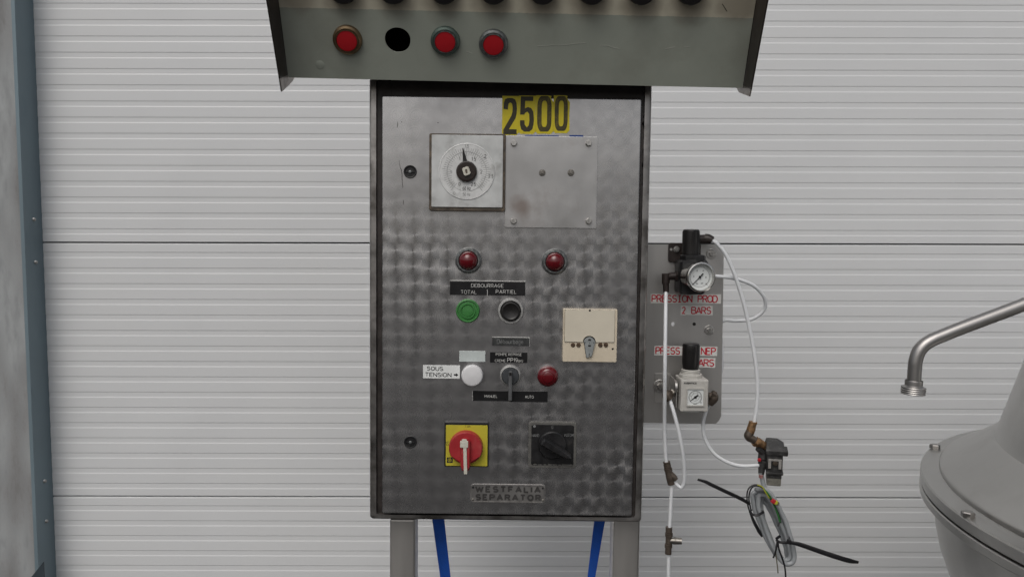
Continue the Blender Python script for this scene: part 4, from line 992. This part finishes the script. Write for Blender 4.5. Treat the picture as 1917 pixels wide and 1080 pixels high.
obj('outlet_fitting', join(tube([sp2(1326, 741, QY), sp2(1333, 741, QY)], 0.0055, 14, 2), tube([sp2(1332, 736, QY - .002), sp2(1339, 740, QY - .002)], 0.0060, 6, 2), tube([sp2(1336, 738, QY), sp2(1336, 746, QY), sp2(1329, 756, QY + .003)], [0.0070, 0.0072, 0.0052], 12, 4)), m_fit, r2)

# ================================================================== HOSES AND FITTINGS
def wp(px, py, y): return hit(px, py, None, y)
HR = 0.0029
def hose(label, pts, r=HR, group='white air hoses'):
    W = [wp(*p) for p in pts]
    base = W[-1]
    o = obj('air_hose', tube([w - base for w in W], r, 14, 10), m_hose, None, base)
    return tag(o, label, 'hose', group)
hose('straight white hose from the black regulator\'s left elbow down to upper tee', [(1246.8, 543, 0.043), (1246, 600, 0.018), (1245, 680, 0.006), (1244.5, 740, 0.014), (1244, 800, 0.03), (1246, 850, 0.035), (1248.5, 874, 0.035)])
hose('white hose bowing from the grey regulator\'s left elbow into the upper tee\'s side', [(1253, 746, 0.026), (1261, 770, 0.020), (1271, 810, 0.018), (1279, 855, 0.022), (1281.5, 892, 0.028), (1277.5, 911, 0.032), (1268, 908, 0.034), (1258, 893, 0.035)])
hose('short white hose joining the upper tee to the lower tee', [(1257.5, 902, 0.035), (1256, 940, 0.035), (1253.5, 990, 0.035)])
low = hose('white hose running down from the lower tee out of the bottom of the picture', [(1251.8, 1030, 0.035), (1251.5, 1090, 0.036), (1252, 1300, 0.04), (1255, 1700, 0.05), (1256, 1925, 0.05)])
hose('long white hose arching from the top fitting right and down to the brass elbow', [(1330, 449.5, 0.055), (1342, 456, 0.052), (1362, 483, 0.050), (1384, 540, 0.050), (1401, 605, 0.050), (1413, 670, 0.050), (1418, 720, 0.050), (1416.5, 760, 0.050), (1411, 796, 0.050)])
hose('white hose looping out behind the round gauge and back behind the plate', [(1325, 517, 0.055), (1345, 517.5, 0.058), (1378, 522, 0.062), (1411, 535, 0.070), (1431, 558, 0.078), (1430, 580, 0.086), (1408, 597, 0.092), (1378, 600.5, 0.096), (1357, 599.5, 0.097), (1347, 610, 0.097), (1350.5, 640, 0.095), (1351.5, 680, 0.094), (1344, 720, 0.094), (1335, 745, 0.094)])
hose('white hose curving from below the grey regulator across to the solenoid valve', [(1330, 752, 0.044), (1321, 772, 0.046), (1316, 797, 0.050), (1320, 822, 0.050), (1336, 848, 0.050), (1362, 865, 0.050), (1390, 872, 0.050), (1428, 870, 0.052)])
# tees
t1 = thing('tee_fitting', 'upper brown push-in tee fitting with hose bent into its side', 'tee fitting', Matrix.Translation(wp(1253, 888, 0.035)), 'tee fittings')
b0 = t1.location.copy()
obj('tee_body', tube([wp(1248.5, 868, .035) - b0, wp(1251, 880, .035) - b0, wp(1254, 894, .035) - b0, wp(1257, 906, .035) - b0], [0.0058, 0.0056, 0.0060, 0.0056], 16, 4), m_fit, t1)
obj('collar', join(tube([wp(1250.5, 876, .035) - b0, wp(1251.5, 881, .035) - b0], 0.0064, 16, 1), tube([wp(1247.8, 864, .035) - b0, wp(1248.5, 868, .035) - b0], [0.0060, 0.0050], 16, 1)), m_fit, t1)
obj('side_branch', tube([wp(1254, 886, .035) - b0, wp(1261, 893, .034) - b0, wp(1264, 897.5, .034) - b0], [0.0052, 0.0054, 0.0050], 16, 3), m_fit, t1)
t2 = thing('tee_fitting', 'lower brown tee fitting with an open stub pointing right', 'tee fitting', Matrix.Translation(wp(1252, 1010, 0.035)), 'tee fittings')
b0 = t2.location.copy()
obj('tee_body', tube([wp(1252.3, 986, .035) - b0, wp(1252, 1003, .035) - b0, wp(1251.5, 1018, .035) - b0, wp(1251, 1036, .035) - b0], [0.0054, 0.0050, 0.0050, 0.0053], 16, 4), m_fit, t2)
obj('collar', join(tube([wp(1252.3, 997, .035) - b0, wp(1252.2, 1003, .035) - b0], 0.0061, 16, 1), tube([wp(1251.5, 1018, .035) - b0, wp(1251.4, 1024, .035) - b0], 0.0061, 16, 1)), m_fit, t2)
obj('side_stub', join(tube([wp(1253, 1011, .035) - b0, wp(1268, 1012, .033) - b0], 0.0048, 16, 1), tube([wp(1262, 1011.5, .034) - b0, wp(1265, 1011.8, .034) - b0, wp(1276.5, 1012.5, .032) - b0], [0.0058, 0.0056, 0.0048], 16, 2)), m_nick, t2)

m_clip = mat('tinned_clip', (0.52, 0.50, 0.48), 0.35, 0.35, var=0.15, vscale=300)
# ------------------------------------------------ solenoid valve hanging on its hoses
VY = 0.050
vb = wp(1444, 870, VY)
SV = Matrix.Translation(vb) @ Matrix.Rotation(R(-14), 4, 'Z') @ Matrix.Rotation(R(12), 4, 'X')
sv = thing('solenoid_valve', 'dusty black solenoid valve with brass elbow hanging right of the regulator plate', 'solenoid valve', SV)
SVi = SV.inverted()
def vp(px, py, y=VY): return SVi @ wp(px, py, y)
f0 = vp(1453, 868, VY - 0.016)
coil = obj('coil_body', tr(box(0.0205, 0.030, 0.0310, 0.0016, 2), 0, 0.004, 0), m_coilb, sv, (f0.x - 0.002, f0.y + 0.012, f0.z - 0.001))
coil.scale = (1.16, 1.1, 1.1)
obj('coil_hood', tr(loft([[(x, y, z) for x, y in ((-.0120, -.013), (.0125, -.013), (.0125, .018), (-.0120, .018))] for z in (0.0, 0.006)] + [[(x, y, .0125) for x, y in ((-.0105, -.004), (.0035, -.002), (.0035, .016), (-.0105, .016))]]), 0, 0.0, 0.0155), m_coilb, coil)
obj('coil_shoulder', tr(box(0.008, 0.018, 0.008, 0.0016), 0.0130, 0.002, 0.0150), m_coilb, coil)
fy = -0.0112
obj('terminal_clip', join(tr(box(0.0170, 0.0012, 0.0028, 0.0003), 0, fy - .0012, 0.0075), tr(box(0.0036, 0.0012, 0.0135, 0.0003), -0.0067, fy - .0010, 0.0005), tr(box(0.0036, 0.0012, 0.0135, 0.0003), 0.0067, fy - .0010, 0.0005)), m_clip, coil)
obj('terminal_screw', lathe([(0.0034, 0), (0.0034, .001), (.002, .0016)], 18), m_fit, coil, (0.0005, fy - 0.0002, 0.0020))
obj('base_lip', tr(box(0.0222, 0.030, 0.0040, 0.0010), 0.0004, 0.003, -0.0150), m_coilb, coil)
obj('cable_plug', tr(box(0.0190, 0.026, 0.0190, 0.0018, 2), 0, 0.003, -0.0260), m_clear, coil)
obj('plug_band', tr(box(0.0194, 0.0264, 0.0075, 0.0015, 2), 0, 0.003, -0.0205), m_coilb, coil)
obj('valve_block', join(tube([vp(1424, 869, .052), vp(1436, 869, .056)], 0.0075, 12, 1), tube([vp(1428, 842, .056), vp(1428, 858, .056)], [0.0065, 0.0080], 12, 1), tube([vp(1420, 838, .052), vp(1428, 846, .054)], 0.0062, 8, 1), tube([vp(1427, 866, .052), vp(1425, 887, .051)], [0.0066, 0.0046], 12, 1)), m_coilb, sv)
obj('hose_connector', join(tube([vp(1410, 789), vp(1409.5, 792)], 0.0066, 16, 1), tube([vp(1409.3, 791), vp(1405.5, 805)], [0.0060, 0.0070], 16, 2), tube([vp(1405.5, 805), vp(1403, 811)], 0.0066, 6, 1)), m_brassf, sv)
obj('brass_elbow', tube([vp(1404, 808), vp(1401, 814), vp(1402, 818), vp(1409, 822), vp(1417, 827)], [0.0064, 0.0068, 0.0066, 0.0062, 0.0060], 14, 4), m_fit, sv)
obj('brass_nipple', join(tube([vp(1413, 825), vp(1417, 828)], 0.0086, 6, 1), tube([vp(1415, 826), vp(1421, 831)], [0.0078, 0.0066], 14, 1), tube([vp(1418, 826), vp(1438, 838)], [0.0068, 0.0052], 14, 2)), m_brassf, sv)
obj('pink_seal', lathe([(0.0036, 0), (0.0036, 0.005)], 12, 'Z'), mat('pink_rubber', (0.36, 0.17, 0.16), 0.6, var=0.25, vscale=200), sv, vp(1424.5, 893, .05))
obj('red_ring', lathe([(0.0030, 0), (0.0030, 0.003)], 12, 'Z'), m_redc, sv, vp(1421.5, 862, .047))

# ------------------------------------------------ bundled cable
KY = 0.050
kb = wp(1450, 985, KY)
kc = thing('cable_bundle', 'coiled grey cable bundle with black cable ties hanging under the solenoid valve', 'cable', Matrix.Translation(kb))
SK = (1.2 + KY) / F_PX
def kpnt(px, py, y=KY): return wp(px, py, y) - kb
loops = []
ax = Vector((0.40, -0.916)); ay = Vector((0.916, 0.40))
npt = 26
turns = [(1452 + (l + r) / 2 + dx, 985 + dyp, a, (r - l) / 2, d) for l, r, a, d, dx, dyp in ((-28, 24, 76, -0.008, 0, 0), (-19, 16, 70, 0.000, 1, 5), (-28, 9, 66, 0.006, -2, -4), (-18, 25, 68, 0.014, 3, 7), (-27, 3, 60, 0.016, 0, 2), (-20, 12, 72, 0.020, 2, 2))]
pts = [kpnt(1424, 884, .05), kpnt(1429, 905, .052), kpnt(1432, 918, .05)]
for ti, (cx, cy, a, b, dy) in enumerate(turns):
    nx = turns[(ti + 1) % len(turns)] if ti + 1 < len(turns) else turns[ti]
    for k in range(npt):
        t = k / npt; th = R(-100) + 2 * math.pi * t
        w = t * t * (3 - 2 * t)
        CX_, CY_, A, Bb, DY = [u + (v - u) * w for u, v in zip((cx, cy, a, b, dy), nx)]
        ce, se = math.cos(th), math.sin(th)
        e1 = A * math.copysign(abs(se) ** 0.85, -se); e2 = Bb * math.copysign(abs(ce) ** 0.75, ce)
        px = CX_ - e1 * 0.365 + e2 * 0.93
        py = CY_ - e1 * 0.93 - e2 * 0.12
        pts.append(kpnt(px + random.uniform(-.8, .8), py + random.uniform(-.8, .8), KY + DY))
obj('cable', tube(pts, 0.0037, 12, 4), m_cable, kc)
obj('black_wire', join(tube([kpnt(*p) for p in ((1456, 985, .03), (1460, 972, .032), (1452, 950, .032), (1440, 930, .032), (1428, 912, .034), (1412, 907, .036), (1400, 917, .036), (1399, 940, .034), (1406, 965, .030), (1414, 985, .030), (1426, 1003, .034))], 0.0012, 8, 6),
                       tube([kpnt(*p) for p in ((1462, 978, .032), (1455, 955, .03), (1436, 922, .03), (1422, 910, .03), (1408, 912, .03), (1402, 930, .03), (1406, 955, .028))], 0.0012, 8, 6),
                       tube([kpnt(*p) for p in ((1407, 962, .028), (1413, 978, .027), (1421, 994, .029), (1426.5, 1003.5, .031))], [0.0008, 0.0022, 0.0030, 0.0016], 8, 6)), m_tie, kc)
obj('green_wire', tube([kpnt(*p) for p in ((1430, 915, .028), (1441, 928, .028), (1449, 945, .030), (1456, 962, .030), (1460, 976, .030))], 0.0014, 8, 6), m_gnw, kc)
obj('yellow_wire', tube([kpnt(*p) for p in ((1418, 907, .028), (1427, 911, .027), (1433, 921, .027), (1440, 932, .029))], 0.0009, 8, 6), m_yew, kc)
obj('connector', join(xf(box(0.0075, 0.006, 0.0072, 0.0018), Matrix.Rotation(R(30), 4, 'Y'))), m_redc, kc, kpnt(1447.5, 937.5, .028))
obj('connector_end', xf(box(0.0045, 0.006, 0.0070, 0.0015), Matrix.Rotation(R(30), 4, 'Y')), m_yew, kc, kpnt(1452.5, 940, .028))
obj('connector_cap', xf(box(0.0035, 0.0055, 0.0062, 0.0015), Matrix.Rotation(R(30), 4, 'Y')), m_olw, kc, kpnt(1456, 942.5, .028))
def tie(ringpts, tail, r0, name='cable_tie'):
    g = [tube([kpnt(*p) for p in ringpts], 0.0017, 8, 6, flat=(0.6, 1.25))]
    g.append(tube([kpnt(*p) for p in tail], r0, 8, 6, flat=(0.45, 1.2)))
    return obj(name, join(*g), m_tie, kc)
tie([(1404, 957, .036), (1408, 962, .030), (1416, 964, .026), (1424, 961, .028), (1429, 957, .036), (1422, 954, .064), (1410, 953, .064), (1404, 957, .040)], [(1404, 943, .034), (1385, 932, .030), (1355, 918, .026), (1330, 906, .024), (1321, 901.5, .024), (1306, 897, .024)], [0.0020, 0.0024, 0.0024, 0.0024, 0.0022, 0.0015])
t = tie([(1453, 1010, .034), (1459, 1014, .028), (1468, 1015, .026), (1476, 1014, .028), (1478, 1006, .040), (1474, 998, .055), (1462, 1002, .066), (1453, 1008, .050)], [(1476, 1015, .028), (1486, 1016, .027), (1497, 1018.5, .026), (1525, 1028, .024), (1560, 1040, .022), (1590, 1049, .022), (1607, 1052, .022)], [0.0022, 0.0024, 0.0030, 0.0032, 0.0034, 0.0032, 0.0018])
obj('tie_head', box(0.0062, 0.0055, 0.0072, 0.001), m_tie, kc, kpnt(1477, 1013.5, .026), (0, R(15), 0))
obj('hanging_wire', join(tube([kpnt(*p) for p in ((1456, 1012, .026), (1458, 1026, .025), (1464, 1043, .026), (1469, 1060, .028), (1471, 1085, .03), (1470, 1140, .03))], 0.0014, 8, 6), tube([kpnt(*p) for p in ((1455, 1012, .026), (1454, 1022, .025), (1451, 1035, .025), (1447.5, 1043.5, .025))], 0.0015, 8, 6)), m_tie, kc)
obj('olive_wire', tube([kpnt(*p) for p in ((1452, 1028, .027), (1453.5, 1045, .027), (1455.5, 1060, .027), (1456.5, 1072, .027))], 0.0009, 8, 5), m_olw, kc)

# ================================================================== BLUE LASHING STRAPS under the cabinet
def strap(label, a0, a1, b0, b1):
    y = 0.12
    A0, A1, B0, B1 = wp(a0[0], a0[1], y), wp(a1[0], a1[1], y), wp(b0[0], b0[1], y), wp(b1[0], b1[1], y)
    dz0, dz1 = A0 - B0, A1 - B1
    k = (B0.z - 0.004) / (A0.z - B0.z)
    G0, G1 = B0 - dz0 * k, B1 - dz1 * k
    k2 = 0.05 / (A0.z - B0.z)
    T0, T1 = A0 + dz0 * k2, A1 + dz1 * k2
    base = (G0 + G1) / 2
    rows = 24; V = []
    for i in range(rows + 1):
        t = i / rows
        for P, Q in ((T0, G0), (T1, G1)):
            p = P.lerp(Q, t)
            for d in (-0.0008, 0.0008): V.append(p + Vector((0, d + 0.002 * math.sin(t * 5), 0)) - base)
    Fc = []
    for i in range(rows):
        a, b = i * 4, i * 4 + 4
        Fc += [(a, a + 2, b + 2, b), (a + 1, b + 1, b + 3, a + 3), (a, b, b + 1, a + 1), (a + 2, a + 3, b + 3, b + 2)]
    Fc += [(0, 1, 3, 2), (rows * 4, rows * 4 + 2, rows * 4 + 3, rows * 4 + 1)]
    tag(obj('lashing_strap', (V, Fc), m_blue, None, base), label, 'strap', 'blue straps under the cabinet')
strap('blue webbing strap running down beside the left leg of the cabinet', (809.5, 975), (832, 975), (824, 1080), (843.5, 1080))
strap('blue webbing strap running down beside the right leg of the cabinet', (1112, 978), (1132, 978), (1100, 1080), (1114.5, 1080))

# ================================================================== SEPARATOR on the right
hS = 0.36
SX, SY, FZ = 3.075 * hS, -1.2 + 2.684 * hS, 1.25 - hS
R1, R2, R3 = 1.491 * hS, 1.419 * hS, 1.211 * hS
Z2, Z3 = 1.25 - 0.970 * hS, 1.25 - 0.844 * hS
sep = thing('separator', 'round stainless steel centrifuge with bolted domed hood and outlet pipe at right', 'separator', Matrix.Translation((SX, SY, 0)))
NS = 160
hood = [(R2 + 0.001, FZ - 0.001), (R2 + 0.0005, Z2 - 0.004), (R2 - 0.0015, Z2 - 0.001), (R2 - 0.005, Z2 + 0.001)]
for k in range(1, 9):                              # shallow cone, swelling up into the neck
    t = k / 8; hood.append((R2 - 0.005 + (R3 - R2 + 0.013) * t, Z2 + 0.001 + (Z3 - Z2 - 0.004) * (t * 0.85 + 0.15 * t * t)))
hood += [(R3 + 0.004, Z3 - 0.001), (R3 + 0.0015, Z3 + 0.004), (R3 - 0.001, Z3 + 0.012), (R3 - 0.030, 1.06), (R3 - 0.075, 1.17), (R3 - 0.15, 1.26), (R3 - 0.25, 1.31), (R3 - 0.33, 1.325), (0.06, 1.33), (0.05, 1.40), (0.0005, 1.40)]
obj('hood', lathe(hood, NS, 'Z', cap=False), m_bead, sep)
obj('upper_flange', lathe([(R2 - 0.02, FZ - 0.0165), (R1 - 0.002, FZ - 0.0165), (R1, FZ - 0.0150), (R1, FZ - 0.002), (R1 - 0.002, FZ), (R2 + 0.0085, FZ), (R2 + 0.004, FZ + 0.0025), (R2 - 0.003, FZ + 0.0035)], NS, 'Z', cap=False), m_bead, sep)
obj('flange_gap', lathe([(R1 - 0.004, FZ - 0.020), (R1 - 0.004, FZ - 0.016)], NS, 'Z', cap=False), m_gask, sep)
obj('lower_flange', lathe([(R1 - 0.012, FZ - 0.0190), (R1 - 0.001, FZ - 0.0190), (R1 + 0.0005, FZ - 0.0205), (R1 + 0.0005, FZ - 0.0300), (R1 - 0.002, FZ - 0.0320), (R1 - 0.04, FZ - 0.033)], NS, 'Z', cap=False), m_bead, sep)
bw = [(R1 - 0.021, FZ - 0.0320)]
for k in range(0, 13):
    a = R(90 * k / 12); bw.append((R1 - 0.021 - 0.25 * (1 - math.cos(a)), FZ - 0.050 - 0.24 * math.sin(a)))
bw += [(0.26, 0.58), (0.26, 0.06), (0.34, 0.05), (0.34, 0.0)]
obj('bowl', lathe(bw, NS, 'Z', cap=False), m_bead, sep)
def fl_bolt(px, py):
    d = CAM_M.to_3x3() @ Vector(((px - W_PX / 2) / F_PX, -(py - H_PX / 2) / F_PX, -1.0))
    t = (FZ - EYE.z) / d.z; p = EYE + d * t
    v = Vector((p.x - SX, p.y - SY, 0)); v.length = (R1 + R2) / 2 + 0.006
    return math.atan2(v.y, v.x), v
a1, v1 = fl_bolt(1748, 838); a2, v2 = fl_bolt(1820, 966)
step = a2 - a1
m_fb = mat('flange_bolt_steel', (0.30, 0.29, 0.28), 0.35, 1.0, var=0.15, vscale=150)
nb = 8
for k in range(nb):
    a = a1 + (a2 - a1) * k if k < 2 else a1 + (a2 - a1) + (2 * math.pi - (a2 - a1)) * (k - 1) / (nb - 1)
    v = Vector((math.cos(a), math.sin(a), 0)) * v1.length
    obj('flange_bolt', lathe([(0.0082, 0), (0.0082, 0.0052), (0.0070, 0.0064)], 6, 'Z'), m_fb, sep, (v.x, v.y, FZ), (0, 0, 0.4 + a))
# outlet pipe
def pp(px, py): return wp(px, py, SY) - Vector((SX, SY, 0))
SPx = (1.2 + SY) / F_PX
end = pp(2677, 285)
pr = 12.4 * SPx
path = [pp(1711, 715), pp(1712.5, 690), pp(1714, 676), pp(1719.5, 659), pp(1730, 646), pp(1745, 636.5), pp(1765, 628), pp(1800, 614), pp(1860, 591.5), pp(1917, 570), pp(2100, 501), pp(2400, 388), end]
pipe = obj('outlet_pipe', tube(path, pr, 24, 6), m_pipe, sep)
ub = pp(1709, 737.5)
un = lathe([(15.2 * SPx, 26.5 * SPx), (15.8 * SPx, 25.5 * SPx), (15.8 * SPx, 17 * SPx), (17 * SPx, 15.5 * SPx), (21.5 * SPx, 14 * SPx), (22.3 * SPx, 12.5 * SPx), (21 * SPx, 10.5 * SPx), (22.3 * SPx, 8.6 * SPx), (21 * SPx, 6.7 * SPx), (22.2 * SPx, 4.8 * SPx), (20.8 * SPx, 3 * SPx), (21.8 * SPx, 1.2 * SPx), (20.5 * SPx, 0), (12 * SPx, 0.2 * SPx), (11 * SPx, 6 * SPx)], 40, 'Z', cap=False)
obj('threaded_union', un, m_pipe, sep, ub, (0, R(2.5), 0))
